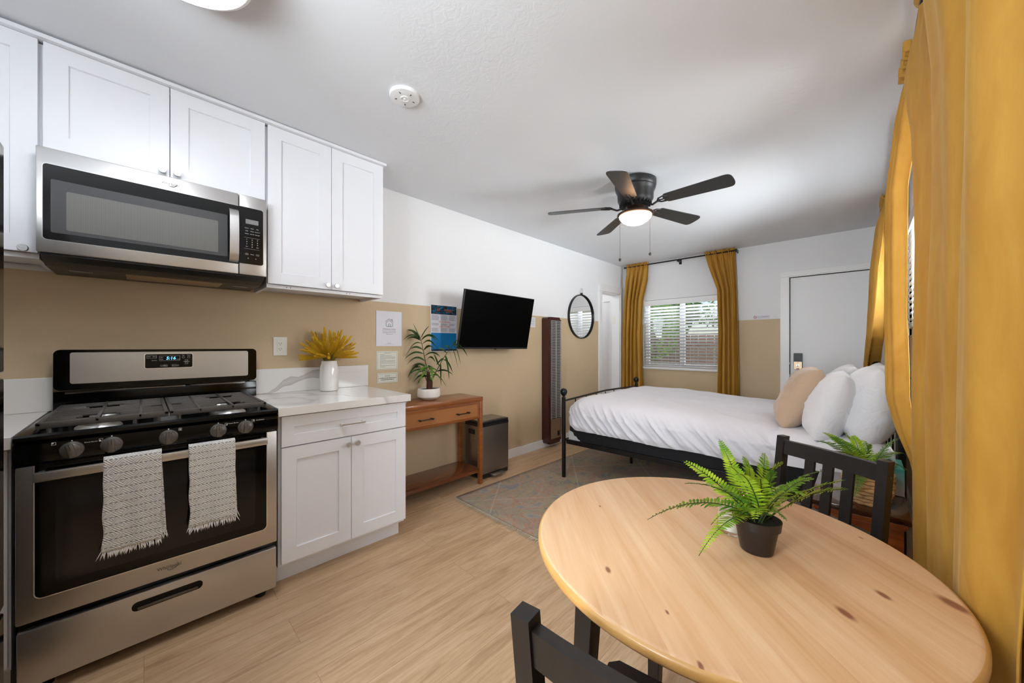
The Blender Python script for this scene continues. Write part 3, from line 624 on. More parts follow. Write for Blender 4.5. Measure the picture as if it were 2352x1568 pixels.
for ky in (-.181, -.085, .071, .230, .328):
    mb = MB(); mb.cone(mk@Vector((ky, .8805, .0)), mk@Vector((ky, .8805, .0012)), .0022, n=10)
    for a0, a1 in ((100, 118), (25, 62)):
        mb.tube([mk@Vector((ky+.0265*cos(radians(a)), .848+.0265*sin(radians(a)), .0012)) for a in range(a0, a1+1, 6)], .0009, 4)
    mb.build('knob_mark', 'text_white', pn, smooth=False)
def icon(a, b, ca, cb):
    mb = MB()
    for q in ((a-.005, a+.005, b+.0042, b+.005), (a-.005, a+.005, b-.005, b-.0042), (a-.005, a-.0042, b-.005, b+.005), (a+.0042, a+.005, b-.005, b+.005)): lbox(mb, mk, *q, .0, .0014)
    mb.cone(mk@Vector((a+ca, b+cb, 0)), mk@Vector((a+ca, b+cb, .0016)), .0026, n=10); mb.build('burner_icon', 'text_white', pn, smooth=False)
icon(-.222, .877, -.002, .002); icon(-.112, .8705, -.002, -.002); icon(.106, .874, 0, 0); icon(.2575, .871, .002, -.002); icon(.357, .872, .002, .002)
for s_, sz_, a_, b_ in (('Power Burner', .0056, -.136, .868), ('Power Burner', .0065, .284, .8725), ('AccuSimmer', .0065, .384, .873)):
    mb = MB(); text(mb, s_, sz_, mk@Matrix.Translation((a_, b_, .0006))); mb.build('burner_label', 'text_white', pn, smooth=False)
# burners
for bx, by, br_ in ((-2.19, -.125, .052), (-2.52, -.125, .04), (-2.355, .075, .036), (-2.19, .29, .05), (-2.52, .29, .038)):
    mb = MB(); mb.lathe([(br_*1.25, .9), (br_*1.2, .906), (br_, .912), (br_*.96, .921), (br_*.98, .923), (br_*.9, .926), (0, .927)], (bx, by, 0), n=28)
    b_ = mb.build('burner', 'brushed_nickel', ct)
    MB().lathe([(br_*.82, .924), (br_*.8, .930), (br_*.7, .932), (0, .932)], (bx, by, 0), n=24).build('burner_cap', 'cast_iron', b_)
# grates
def grate(y0, y1, cy):
    mb = MB(); zt, zb = .947, .934; x0, x1 = -2.66, -2.095; bw = .0085
    mb.box(x1-.012, x1, y0, y1, .925, zt, .003); mb.box(x0, x0+.012, y0, y1, zb, zt, .002)
    mb.box(x0, x1, y0, y0+.014, zb, zt, .003); mb.box(x0, x1, y1-.014, y1, zb, zt, .003)
    nb = 13
    for i in range(1, nb):
        x = x0+(x1-x0)*i/nb
        hole = [c for c in (-2.19, -2.52) if abs(x-c) < .052]
        mid = (y0+y1)/2
        if hole:
            c = hole[0]; w_ = (.052**2-(x-c)**2)**.5+.006
            segs = [(y0, cy-w_), (cy+w_, y1)]
        elif abs(x+2.355) < .035: segs = [(y0, y1-.05)] if cy < .1 else [(y0+.05, y1)]
        else: segs = [(y0, y1)]
        for a, b in segs: mb.box(x-bw/2, x+bw/2, a, b, zb+.002, zt-.001, .003)
    mb.box(x0, x1, cy-.005, cy+.005, zb+.001, zt+.002, .0015)
    mb.box(x0, x1, cy+.11 if cy < .1 else cy-.12, cy+.12 if cy < .1 else cy-.11, zb, zt-.0005, .002)
    for xx in (x0+.006, x1-.006, -2.36):
        for yy in (y0+.03, y1-.03, cy+.1): mb.cone((xx, yy, .902), (xx, yy, zb+.002), .006, n=8)
    return mb.build('grate', 'cast_iron', ct)
grate(-.27, .0735, -.125); grate(.0765, .42, .29)
# backguard
mb = MB(); mb.box(-2.735, -2.685, -.295, .486, .90, 1.005, .003); bgd = mb.build('backguard', 'black_gloss', rg)
mb = MB(); mb.prism([(.0955+a, 1.108+b) for a, b in rrect(.775, .19, .022)], lambda a, b, d: Vector((-2.735+d, a, b)), .067)
bm_ = mb.bm; bmesh.ops.bevel(bm_, geom=[e for e in bm_.edges if len(e.link_faces) == 2 and e.calc_face_angle(0) > .9 and all(v.co.x > -2.69 for v in e.verts)], offset=.008, segments=3, affect='EDGES')
mb.build('control_head', 'black_gloss', bgd)
mb = MB()
for i in range(2): mb.box(-2.70, -2.684, -.26 if i == 0 else .18, .16 if i == 0 else .43, .993, 1.006, .002)
mb.build('vent_slot', 'steel_dark', bgd)
mp_ = frame((-2.668, 0, 0), (0, 1, 0), (0, 0, 1))
mb = MB(); rplate(mb, mp_, .099, 1.116, .684, .148, .01, .0001, .0025); ps = mb.build('steel_panel', 'steel', bgd)
mb = MB(); rplate(mb, mp_, .0965, 1.141, .190, .079, .008, .0026, .0034); mb.build('display_rim', 'chrome', ps)
mb = MB(); rplate(mb, mp_, .0965, 1.141, .184, .073, .007, .0035, .006); dp = mb.build('clock_display', 'black_gloss', ps)
mb = MB(); text(mb, '5:16', .022, mp_@Matrix.Translation((.1015, 1.1545, .0064)), shear=.15); mb.build('clock_digits', 'digits', dp, smooth=False) if False else mb.build('clock_digits', 'digits', ps, smooth=False)
mb = MB(); O = .0061
def outl(a0, a1, b0, b1, t=.0006):
    lbox(mb, mp_, a0, a1, b1-t, b1, O, O+.0003); lbox(mb, mp_, a0, a1, b0, b0+t, O, O+.0003); lbox(mb, mp_, a0, a0+t, b0, b1, O, O+.0003); lbox(mb, mp_, a1-t, a1, b0, b1, O, O+.0003)
outl(.057, .138, 1.142, 1.168); outl(.010, .047, 1.156, 1.171)
for s, a, b in (('Timer', .019, 1.164), ('Clock', .038, 1.164), ('Bake', .066, 1.160), ('Broil', .066, 1.150), ('Locked', .130, 1.149), ('Start', .151, 1.170), ('Cancel', .173, 1.170), ('Temp/Time', .164, 1.135), ('Self Clean', .039, 1.144), ('Bake', .080, 1.116), ('Broil', .113, 1.116)):
    text(mb, s, .0052, mp_@Matrix.Translation((a, b, O)))
outl(.073, .088, 1.111, 1.121); outl(.106, .121, 1.111, 1.121); outl(.158, .170, 1.122, 1.130); outl(.158, .170, 1.139, 1.147); outl(.062, .070, 1.112, 1.119); outl(.124, .132, 1.112, 1.119)
for a, b in ((.151, 1.159), (.173, 1.159)): mb.tube([mp_@Vector((a+.005*cos(q*.5236), b+.005*sin(q*.5236), O)) for q in range(12)], .0004, 4, closed=True)
mb.build('button_print', 'text_white', ps, smooth=False)
for yy in (-.25, .40): 
    for xx in (-2.12, -2.66): MB().lathe([(.022, 0), (.022, .012), (.012, .018), (.012, .06)], (xx, yy, 0), n=16).build('levelling_foot', 'rubber', rg)
# towels over the oven handle
def towel(name, label, y0, y1, zb, sk, fl):
    t = thing(name, label, 'towel', (-2.0, (y0+y1)/2, .8), group='white woven towels on the oven handle')
    xf_, zt = -1.9985, .7955
    def f(u, v):
        y = y0+(y1-y0)*v; L1 = zt-zb; L2 = L1*.97; tot = L1+.03+L2; s_ = u*tot
        wob = .0016*sin(v*16+zb*9)
        if s_ < L1: z = zt-(L1-s_)+.0; k = (L1-s_)/L1; x = xf_+.004*k*sin(3+v*5)+wob*k; z = zb+s_; y = y+sk*k+.003*sin(z*50+v*2)*k
        elif s_ < L1+.03: a = (s_-L1)/.03*pi; x = xf_-.0125+.0125*cos(a); z = zt+.0125*sin(a)
        else: k = (s_-L1-.03)/L2; z = zt-k*L2; x = xf_-.025+.006*k+wob*k; y = y+fl*k
        return Vector((x, y, z))
    mb = MB(); mb.grid(f, 120, 26)
    o = mb.build('towel_cloth', 'towel', t, angle=180, recalc=False); md = o.modifiers.new('s', 'SOLIDIFY'); md.thickness = .0035
    mb = MB()
    for side in (0, 1):
        for i in range(74):
            v = (i+random.random())/74; p = f(0 if side == 0 else 1, v); a = random.uniform(-.010, .010)+(.012*(v-.5)); l = random.uniform(.018, .030)
            w_ = .0014; q = p+Vector((random.uniform(-.003, .005)+(.0 if side else .002), a, -l)); md_ = (p+q)/2+Vector((.002, a*.1, 0))
            mb.poly((p+Vector((0, -w_, 0.006)), p+Vector((0, w_, .006)), md_+Vector((0, w_, 0)), md_-Vector((0, w_, 0)))); mb.poly((md_-Vector((0, w_, 0)), md_+Vector((0, w_, 0)), q))
    mb.build('fringe', 'fringe', t, smooth=False, recalc=False)
towel('hand_towel', 'white diamond-weave towel hanging left of the middle of the oven handle', -.104, .050, .462, -.003, .014)
towel('hand_towel', 'white diamond-weave towel hanging on the right half of the oven handle', .130, .284, .468, .002, .010)
# ---------------- over-the-range microwave ----------------
mw = thing('microwave', 'stainless over-the-range microwave mounted below the short wall cabinet', 'microwave', (-2.55, .085, 1.59))
m = frame((-2.34, 0, 0), (0, 1, 0), (0, 0, 1))
MB().box(XL+.004, -2.352, -.296, .468, 1.597, 2.004, .003).build('microwave_body', 'black_plastic', mw)
mb = MB(); mb.prism([(XL+.01, 1.56), (-2.46, 1.56), (-2.40, 1.572), (-2.355, 1.59), (-2.355, 1.597), (XL+.01, 1.597)], lambda a, b, d: Vector((a, -.29+d, b)), .752)
un = mb.build('underside', 'black_plastic', mw, smooth=False)
mb = MB(); mb.box(-2.67, -2.5, -.06, .30, 1.5575, 1.5605, .001); mb.build('grease_filter', 'nickel_warm', un, smooth=False)
for yy in (-.2, .385): mb = MB().box(-2.47-.1, -2.43-.1, yy-.035, yy+.035, 1.557, 1.5605, .001); mb.build('work_light', 'grey_plastic', un, smooth=False)
mb = MB(); lbox(mb, m, -.2995, .3465, 1.598, 2.018, -.03, 0, .004); dm_ = mb.build('microwave_door', 'steel', mw)
mb = MB(); lbox(mb, m, .3495, .4705, 1.598, 2.018, -.03, 0, .004); cp = mb.build('control_side', 'steel', mw)
def plate(a0, a1, b0, b1, r, c0, c1, nm, mt, par): 
    mb = MB(); rplate(mb, m, (a0+a1)/2, (b0+b1)/2, a1-a0, b1-b0, r, c0, c1); return mb.build(nm, mt, par)
mb = MB()
def lround(a0, a1, b0, b1, r, c0, c1, left=True):
    """plate with rounded corners on one side only"""
    p = []
    if left:
        p += [(a1, b0), (a1, b1)]; cs = ((a0+r, b1-r, 90), (a0+r, b0+r, 180))
    else:
        p += [(a0, b1), (a0, b0)]; cs = ((a1-r, b0+r, 270), (a1-r, b1-r, 0))
    for cx, cy, s_ in cs:
        for i in range(6): a = radians(s_+18*i); p.append((cx+r*cos(a), cy+r*sin(a)))
    return MB().prism(p, lambda a, b, d: m @ Vector((a, b, c0+d)), c1-c0)
lround(-.2835, .3465, 1.6475, 1.9535, .013, .0002, .0015).build('glass_rim', 'chrome', dm_)
gw = lround(-.282, .3465, 1.649, 1.952, .012, .0016, .003).build('door_glass', 'mw_glass', dm_)
plate(-.262, .300, 1.679, 1.893, .006, .0031, .0036, 'window_surround', 'mw_frame', gw)
plate(-.222, .263, 1.694, 1.853, .006, .0037, .0042, 'window_mesh', 'mw_mesh', gw)
mb = MB()
pts = [(.0025, 1.655), (.022, 1.668), (.032, 1.70), (.036, 1.793), (.032, 1.886), (.022, 1.918), (.0025, 1.931)]
mb.prism(pts+[(c-.008 if c > .01 else c, z_+(0.004 if z_ < 1.79 else -.004)) for c, z_ in pts[::-1][1:-1]], lambda a, b, d: m @ Vector((.306+d, b, a)), .038)
mb.build('door_handle', 'steel', dm_, angle=50)
logo(m, .088, 1.984, .0155, dm_)
lround(.3495, .4555, 1.6535, 1.9555, .013, .0002, .0015, False).build('glass_rim', 'chrome', cp)
cg = lround(.3495, .454, 1.655, 1.954, .012, .0016, .003, False).build('control_glass', 'mw_glass', cp)
plate(.376, .432, 1.868, 1.892, .002, .0031, .0036, 'display_window', 'grey_plastic', cg)
mb = MB(); O = .0034; mo = lambda a, b: m @ Matrix.Translation((a, b, O))
rows = [['Popcorn', 'Potato', 'Pizza'], ['Cook', 'Reheat', 'Steam/Simmer'], ['Defrost', 'Soften Melt', 'Beverage']]
for r_, row in enumerate(rows):
    for k, s_ in enumerate(row): text(mb, s_, .0052 if len(s_) < 9 else .004, mo(.381+k*.0235, 1.845-r_*.015))
for r_, row in enumerate((('1', '2', '3'), ('4', '5', '6'), ('7', '8', '9'), ('Stop', '0', 'Start'))):
    for k, s_ in enumerate(row): text(mb, s_, .0085 if len(s_) < 2 else .005, mo(.381+k*.0235, 1.785-r_*.0125))
lbox(mb, m, .370, .437, 1.7945, 1.795, O, O+.0002); lbox(mb, m, .370, .437, 1.7355, 1.736, O, O+.0002)
for k in (0, 2):
    for q in (-1, 1):
        a = .381+k*.0235+q*.0035
        for bx_ in ((a-.003, a+.003, 1.711, 1.7116), (a-.003, a+.003, 1.7034, 1.704), (a-.003, a-.0024, 1.7034, 1.7116), (a+.0024, a+.003, 1.7034, 1.7116)): lbox(mb, m, *bx_, O, O+.0002)
text(mb, '+30 sec', .005, mo(.4045, 1.7075)); text(mb, 'o', .009, mo(.387, 1.686)); text(mb, '*', .01, mo(.421, 1.684))
mb.build('button_print', 'text_white', cp, smooth=False)
mb = MB(); text(mb, ':', .009, mo(.404, 1.88)); mb.build('display_digits', 'led', cp, smooth=False)
# ---------------- refrigerator at the left edge ----------------
fr = thing('refrigerator', 'stainless steel refrigerator edge at the far left of the picture', 'refrigerator', (-1.4, -.7, 0))
MB().box(-1.765, -1.045, -1.08, -.36, .02, 1.80, .01).build('fridge_body', 'steel_dark', fr)
MB().box(-1.777, -1.035, -.352, -.282, 1.145, 1.80, .007, 3).build('freezer_door', 'fridge_steel', fr)
MB().box(-1.777, -1.035, -.352, -.282, .47, 1.13, .007, 3).build('fridge_door', 'fridge_steel', fr)
MB().box(-1.777, -1.035, -.352, -.282, .06, .455, .007, 3).build('bottom_drawer', 'fridge_steel', fr)
mb = MB()
for z0, z1 in ((1.2, 1.6), (.62, 1.05)): mb.tube([(-1.09, -.28, z0), (-1.09, -.235, z0+.02), (-1.09, -.235, z1-.02), (-1.09, -.28, z1)], .009)
mb.build('fridge_handle', 'steel', fr)
# ---------------- wall outlet, papers ----------------
def wplate(name, label, cat, y0, y1, z0, z1, mat, th=.006, bev=.002, group=None):
    t = thing(name, label, cat, (XL, (y0+y1)/2, z0), group=group); m = WL(0, 0); mb = MB(); lbox(mb, m, y0, y1, z0, z1, .0005, th, bev); return t, mb.build('sheet' if th < .005 else 'plate', mat, t, smooth=False), m
t, pl, m = wplate('wall_outlet', 'white duplex power outlet on the beige wall right of the stove', 'outlet', .589, .668, 1.156, 1.279, 'ivory')
mb = MB(); lbox(mb, m, .611, .646, 1.18, 1.255, .006, .0085, .001); oc = mb.build('socket', 'ivory', t, smooth=False)
mb = MB()
for z in (1.236, 1.201):
    for a in (.621, .634): lbox(mb, m, a-.0012, a+.0012, z-.004, z+.005, .0086, .0089)
    mb.cone(m@Vector((.6275, z-.010, .0086)), m@Vector((.6275, z-.010, .0089)), .0024, n=10)
mb.build('socket_slot', 'black_matte', oc, smooth=False)
def bars(mb, m, a0, a1, b, hgt, out=.0022, gap=.12, seed=0):
    """a line of small print: word-length dashes"""
    rr = random.Random(seed); a = a0
    while a < a1-.002:
        wl = rr.uniform(.004, .014); e = min(a+wl, a1); lbox(mb, m, a, e, b-hgt/2, b+hgt/2, out, out+.0002); a = e+.0022
t, pl, m = wplate('welcome_sign', 'white welcome sheet with a house icon, topmost of the three papers by the cabinet', 'sign', 1.281, 1.500, 1.217, 1.499, 'paper', .004, .001)
mb = MB(); cy, cz, k = 1.391, 1.405, .028; q = lambda a, b: m@Vector((cy+a*k, cz+b*k, .0048))
mb.tube([q(-1.25, .32), q(0, 1.2), q(.55, .8), q(1.25, .28)], .0013, 6); mb.tube([q(-.98, .0), q(-.98, -.85), q(-.8, -1.05), q(.8, -1.05), q(.98, -.85), q(.98, .0), q(0, .72)], .0013, 6, closed=True)
mb.tube([q(-.33, -1.05), q(-.33, -.5), q(-.15, -.28), q(.15, -.28), q(.33, -.5), q(.33, -1.05)], .0013, 6); mb.tube([q(.6, .82), q(.6, 1.05), q(.75, 1.18), q(.93, 1.05), q(.93, .6)], .0012, 6)
mb.build('house_icon', 'text_black', t, smooth=False)
mb = MB(); text(mb, 'Welcome Home', .0165, m@Matrix.Translation((1.391, 1.355, .0044)), shear=.25)
mb.build('heading', 'text_rose', t, smooth=False)
mb = MB(); text(mb, 'Please scan the QR code below to access', .0068, m@Matrix.Translation((1.391, 1.340, .0044))); text(mb, 'local information about the house, WiFi,', .0068, m@Matrix.Translation((1.391, 1.327, .0044))); text(mb, 'check-in, check-out.', .0068, m@Matrix.Translation((1.391, 1.314, .0044)))
text(mb, 'Welcome', .007, m@Matrix.Translation((1.391, 1.240, .0044))); bars(mb, m, 1.355, 1.43, 1.231, .0012, .0042)
mb.build('small_print', 'text_grey', t, smooth=False)
t, pl, m = wplate('house_rules_sheet', 'white rules sheet with a blue-grey border, middle of the three papers', 'sign', 1.284, 1.464, 1.027, 1.177, 'paper_cream', .003, .0006)
def border(mb, m, a0, a1, b0, b1, t_, out):
    for q_ in ((a0, a1, b1-t_, b1), (a0, a1, b0, b0+t_), (a0, a0+t_, b0+t_, b1-t_), (a1-t_, a1, b0+t_, b1-t_)): lbox(mb, m, *q_, out, out+.0002)
mb = MB(); border(mb, m, 1.291, 1.457, 1.034, 1.170, .0012, .0032); mb.build('border_line', 'text_grey', t, smooth=False)
mb = MB(); text(mb, 'HOUSE RULES', .008, m@Matrix.Translation((1.374, 1.161, .0034)))
for i, (e_) in enumerate((1.35, 1.415, 1.442, 1.442, 1.36, 1.442, 1.442, 1.442, 1.325, 1.442, 1.355)): bars(mb, m, 1.313, e_, 1.149-i*.0098, .0026, .0033, seed=i)
mb.build('small_print', 'text_grey', t, smooth=False)
t, pl, m = wplate('quiet_notice', 'small white notice with bold print, lowest of the three papers', 'sign', 1.290, 1.464, .923, 1.001, 'paper_cream', .003, .0006)
mb = MB(); border(mb, m, 1.298, 1.456, .930, .994, .0012, .0032); mb.build('border_line', 'text_grey', t, smooth=False)
mb = MB(); text(mb, 'IF LOST', .013, m@Matrix.Translation((1.377, .976, .0034))); bars(mb, m, 1.306, 1.449, .960, .0048, .0033, seed=31); bars(mb, m, 1.32, 1.434, .947, .0048, .0033, seed=32); mb.build('bold_print', 'text_black', t, smooth=False)
t, pl, m = wplate('information_poster', 'blue and white information poster with orange headings left of the television', 'poster', 1.779, 2.066, 1.168, 1.588, 'paper', .006, .001)
mb = MB(); lbox(mb, m, 1.784, 2.060, 1.505, 1.584, .006, .0066); mb.build('header_band', 'poster_navy', t, smooth=False)
mb = MB()
rr = random.Random(4)
for i in range(150):
    a = rr.uniform(1.79, 2.035); b = rr.uniform(1.51, 1.578); lbox(mb, m, a, a+rr.uniform(.008, .025), b, b+rr.uniform(.001, .004), .0067, .0069+i*1e-6)
mb.build('header_sketch', 'poster_teal', t, smooth=False)
mb = MB(); text(mb, 'ST', .036, m@Matrix.Translation((1.862, 1.543, .0075)), sx=.9); text(mb, 'Premium', .029, m@Matrix.Translation((1.968, 1.546, .0075)), sx=.85); text(mb, 'CONNECTION', .011, m@Matrix.Translation((1.972, 1.527, .0075)))
text(mb, '222-733-4le-Fixes', .019, m@Matrix.Translation((1.925, 1.437, .0068)), sx=.95); text(mb, '1-888-379-7988', .019, m@Matrix.Translation((1.925, 1.393, .0068)), sx=.95)
mb.build('orange_print', 'text_orange', t, smooth=False)
mb = MB()
for k, (a0, a1) in enumerate(((1.79, 1.868), (1.886, 1.965), (1.978, 2.054))):
    for i in range(8): bars(mb, m, a0, a1-rr.uniform(0, .02), 1.496-i*.0062, .0024, .0062, seed=i*3+k)
    for i in range(4): bars(mb, m, a0, a1-rr.uniform(0, .02), 1.422-i*.0055, .0022, .0062, seed=i*7+k)
    for i in range(6): bars(mb, m, a0, a1-rr.uniform(0, .02), 1.378-i*.0058, .0022, .0062, seed=i*11+k)
mb.build('small_print', 'text_grey', t, smooth=False)
mb = MB(); lbox(mb, m, 1.784, 2.060, 1.187, 1.336, .006, .0066); mb.build('blue_panel', 'poster_blue', t, smooth=False)
mb = MB()
for k, (a0, a1) in enumerate(((1.80, 1.86), (1.89, 1.95), (1.98, 2.03))):
    for i in range(15): bars(mb, m, a0, a1-rr.uniform(0, .02), 1.325-i*.0092, .0018, .0067, seed=i*5+k)
mb.build('panel_print', 'poster_teal', t, smooth=False)
mb = MB(); lbox(mb, m, 1.784, 2.060, 1.173, 1.187, .006, .0066); mb.build('footer_band', 'poster_navy', t, smooth=False)
t, pl, m = wplate('note_sheet', 'small white printed note on the wall just right of the television', 'sign', 3.07, 3.203, 1.437, 1.548, 'paper', .003, .0006)
mb = MB()
for i in range(9): bars(mb, m, 3.08, 3.19, 1.535-i*.0105, .003, .0033, seed=40+i)
mb.build('small_print', 'text_grey', t, smooth=False)
# no smoking sticker
t = thing('no_smoking_sign', 'small NO SMOKING sticker on the white wall left of the back door', 'sign', (-.907, YB, 1.538)); m = WB(0, 0)
mb = MB(); lbox(mb, m, -.994, -.820, 1.546, 1.598, .0005, .002, .0005); mb.build('sticker', 'paper', t, smooth=False)
mb = MB(); mb.tube([m@Vector((-.974+.0145*cos(i*.393), 1.572+.0145*sin(i*.393), .0025)) for i in range(16)], .0022, 5, closed=True); mb.tube([m@Vector((-.984, 1.582, .0025)), m@Vector((-.964, 1.562, .0025))], .002, 5)
lbox(mb, m, -.95, -.83, 1.5535, 1.5545, .0022, .0026); mb.build('prohibition_mark', 'red_print', t, smooth=False)
mb = MB(); text(mb, 'NO SMOKING', .0215, m@Matrix.Translation((-.889, 1.574, .0024)), sx=.85); mb.build('lettering', 'text_grey', t, smooth=False)
# ---------------- ceiling fixtures ----------------
zc = ceil(.06)
t = thing('ceiling_light', 'round flush ceiling light with a metal rim at the top edge above the kitchen', 'ceiling light', (-1.505, .063, zc))
MB().lathe([(.165, zc+.004), (.198, zc-.004), (.203, zc-.03), (.199, zc-.070), (.189, zc-.074), (.184, zc-.066), (.182, zc-.03)], (-1.505, .063, 0), n=56, caps=False).build('metal_rim', 'white_gloss', t)
MB().lathe([(.184, zc-.063), (.177, zc-.074), (.14, zc-.090), (.075, zc-.102), (0, zc-.106)], (-1.505, .063, 0), n=48).build('diffuser', 'lamp_white', t)
mb = MB()
for a in (-2.2, 1.9, -.1): mb.cone((-1.505+.19*cos(a+.25), .063+.19*sin(a+.25), zc-.04), (-1.505+.208*cos(a+.25), .063+.208*sin(a+.25), zc-.04), .006, n=10)
mb.cone((-1.575+.0, .232, zc-.045), (-1.582, .25, zc-.05), .007, n=10); mb.build('retaining_screw', 'white_gloss', t)
zc = ceil(.93)
t = thing('smoke_detector', 'round white smoke detector on the ceiling above the tall cabinet', 'smoke detector', (-1.665, .925, zc))
MB().lathe([(.0735, zc+.003), (.0735, zc-.010), (.071, zc-.015), (.066, zc-.0165), (0, zc-.017)], (-1.665, .925, 0), n=44).build('detector_body', 'white_paint', t)
mb = MB(); mb.lathe([(.022, -.0), (.022, -.003), (.018, -.004), (.018, 0)], (-1.665, .925, zc-.0165), n=28, caps=False); mb.cone((-1.665, .925, zc-.016), (-1.665, .925, zc-.021), .006, n=14); mb.build('test_button', 'white_gloss', t)
mb = MB()
for a in (10, 80, 150, 225, 300):
    for r0, r1 in ((.04, .05),):
        c_ = Vector((-1.665, .925, zc-.0170)); d_ = Vector((cos(radians(a)), sin(radians(a)), 0)); mb.tube([c_+d_*r0, c_+d_*r1], .0022, 6)
mb.cone((-1.68, .935, zc-.0165), (-1.68, .935, zc-.0175), .003, n=8); mb.build('sound_slot', 'black_matte', t)
# ---------------- ceiling fan ----------------
FC = Vector((-1.25, 2.624, 0)); zf = ceil(2.624)
t = thing('ceiling_fan', 'dark five-blade ceiling fan with a lit frosted bowl light', 'ceiling fan', (FC.x, FC.y, zf))
MB().lathe([(.122, zf+.003), (.150, zf-.012), (.150, zf-.052), (.142, zf-.062), (.146, zf-.07), (.14, zf-.085), (.132, zf-.10), (.130, zf-.15), (.112, zf-.185), (.085, zf-.2), (0, zf-.2)], FC, n=48).build('motor_housing', 'fan_black', t)
mb = MB()
for i in range(26):
    a = i*2*pi/26; mb.box(-.0025, .0025, .098, .118, -.03, 0, mat=Matrix.Translation((FC.x, FC.y, zf-.165)) @ Matrix.Rotation(a, 4, 'Z'))
mb.build('vent_slot', 'black_matte', t)
MB().lathe([(.075, zf-.195), (.06, zf-.21), (.045, zf-.215), (.048, zf-.236), (.075, zf-.242), (.118, zf-.248), (.133, zf-.256), (.134, zf-.264), (.122, zf-.270)], FC, n=48).build('light_collar', 'bronze', t)
MB().lathe([(.119, zf-.266), (.116, zf-.282), (.098, zf-.305), (.068, zf-.324), (.03, zf-.334), (0, zf-.336)], FC, n=44).build('light_bowl', 'lamp_warm', t)
zb_ = zf-.2
for ang in (358, 286, 214, 142, 70):
    R_ = Matrix.Translation((FC.x, FC.y, zb_)) @ Matrix.Rotation(radians(ang), 4, 'Z')
    mb = MB(); mb.tube([R_@Vector(p) for p in ((.075, 0, .0), (.105, 0, -.012), (.135, 0, -.02), (.165, 0, -.008), (.19, 0, .0))], .0075, 8)
    for sg in (-1, 1): mb.tube([R_@Vector(p) for p in ((.17, 0, -.004), (.19, sg*.028, -.002-sg*.004), (.225, sg*.035, .0-sg*.006), (.255, sg*.018, .0-sg*.002))], .006, 6)
    mb.tube([R_@Vector(p) for p in ((.18, 0, -.002), (.255, 0, -.002))], .005, 6); arm = mb.build('blade_iron', 'fan_black', t)
    pts = []
    L0, L1 = .215, .665
    for i in range(9): a = pi/2+pi*i/8; pts.append((L0+.03+.03*cos(a), .052*sin(a)))
    for i in range(13):
        a = -pi/2+pi*i/12; c_ = cos(a); s_ = sin(a); pts.append((L1-.05+.05*(abs(c_)**.6), .069*(abs(s_)**.7)*(1 if s_ > 0 else -1)))
    B = R_ @ Matrix.Rotation(radians(-12), 4, 'X') @ Matrix.Rotation(radians(1.5), 4, 'Y')
    MB().prism(pts, lambda a, b, d: B @ Vector((a, b, .004+d)), .006).build('fan_blade', 'fan_blade', t, smooth=False)
for px_, z_ in ((1427, 1.955), (1492, 2.0)):
    pass
def chain(p, z1):
    mb = MB(); mb.tube([(p[0], p[1], zf-.262), (p[0], p[1], z1)], .0011, 5); c_ = mb.build('pull_chain', 'bronze', t)
    mb = MB(); mb.lathe([(.0, 0), (.007, .003), (.0095, .012), (.0085, .02), (.002, .027), (0, .027)], (p[0], p[1], z1-.022), n=14); mb.build('chain_pull', 'fan_black', c_)
    return c_
chain((FC.x-.119*cos(YAW)*.98, FC.y-.119*sin(YAW)*.98), 1.885); chain((FC.x+.112*cos(YAW), FC.y+.112*sin(YAW)), 1.93)

# ---------------- console table ----------------
t = thing('console_table', 'reddish wooden console table with rattan drawer front and lower shelf', 'console table', (-2.575, 1.68, 0))
x0, x1, y0, y1 = -2.738, -2.412, 1.262, 2.10
MB().box(x0, x1, y0, y1, .733, .770, .004).build('tabletop', 'cherry_wood', t)
for xx in (x0+.002, x1-.036):
    for yy in (y0+.002, y1-.036): MB().box(xx, xx+.034, yy, yy+.034, 0, .734, .003).build('leg', 'cherry_wood', t)
MB().box(x0+.01, x1-.004, y0+.036, y1-.036, .582, .7325, .002).box(x0+.036, x1-.036, y1-.030, y1-.008, .582, .7325).box(x0+.036, x1-.036, y0+.008, y0+.030, .582, .7325).build('apron', 'cherry_wood', t, smooth=False)
MB().box(x0+.004, x1-.006, y0+.008, y1-.008, .108, .135, .004).build('lower_shelf', 'cherry_dark', t)
m = frame((x1-.004, 0, 0), (0, 1, 0), (0, 0, 1))
mb = MB(); a0, a1, b0, b1 = y0+.045, y1-.045, .590, .727; s_ = .016
lbox(mb, m, a0, a1, b0, b0+s_, 0, .006, .001); lbox(mb, m, a0, a1, b1-s_, b1, 0, .006, .001); lbox(mb, m, a0, a0+s_, b0+s_, b1-s_, 0, .006, .001); lbox(mb, m, a1-s_, a1, b0+s_, b1-s_, 0, .006, .001)
dr = mb.build('drawer', 'cherry_wood', t, smooth=False)
mb = MB(); lbox(mb, m, a0+s_, a1-s_, b0+s_, b1-s_, .0002, .003); mb.build('rattan_panel', 'rattan', dr, smooth=False)
for h0, h1 in ((1.442, 1.578), (1.798, 1.934)):
    mb = MB(); z = .654; A = lambda a, c: m@Vector((a, z, c))
    mb.tube([A(h0, .03), A(h1, .03)], .0042, 8)
    for a in (h0+.014, h1-.014): mb.cone(A(a, .003), A(a, .03), .0055, n=10); mb.lathe([(.004, -.006), (.008, -.004), (.008, .004), (.004, .006)], A(a, .03), n=12, axis='Y')
    mb.build('drawer_handle', 'black_metal', dr)
# small dish
t = thing('small_dish', 'small white dish on the console table, half behind the quartz countertop', 'dish', (-2.56, 1.40, .7705))
MB().lathe([(.0, .7705), (.03, .7705), (.034, .775), (.05, .790), (.058, .797), (.056, .799), (.045, .79), (.03, .778), (0, .777)], (-2.56, 1.40, 0), n=32).build('dish_body', 'ceramic', t)
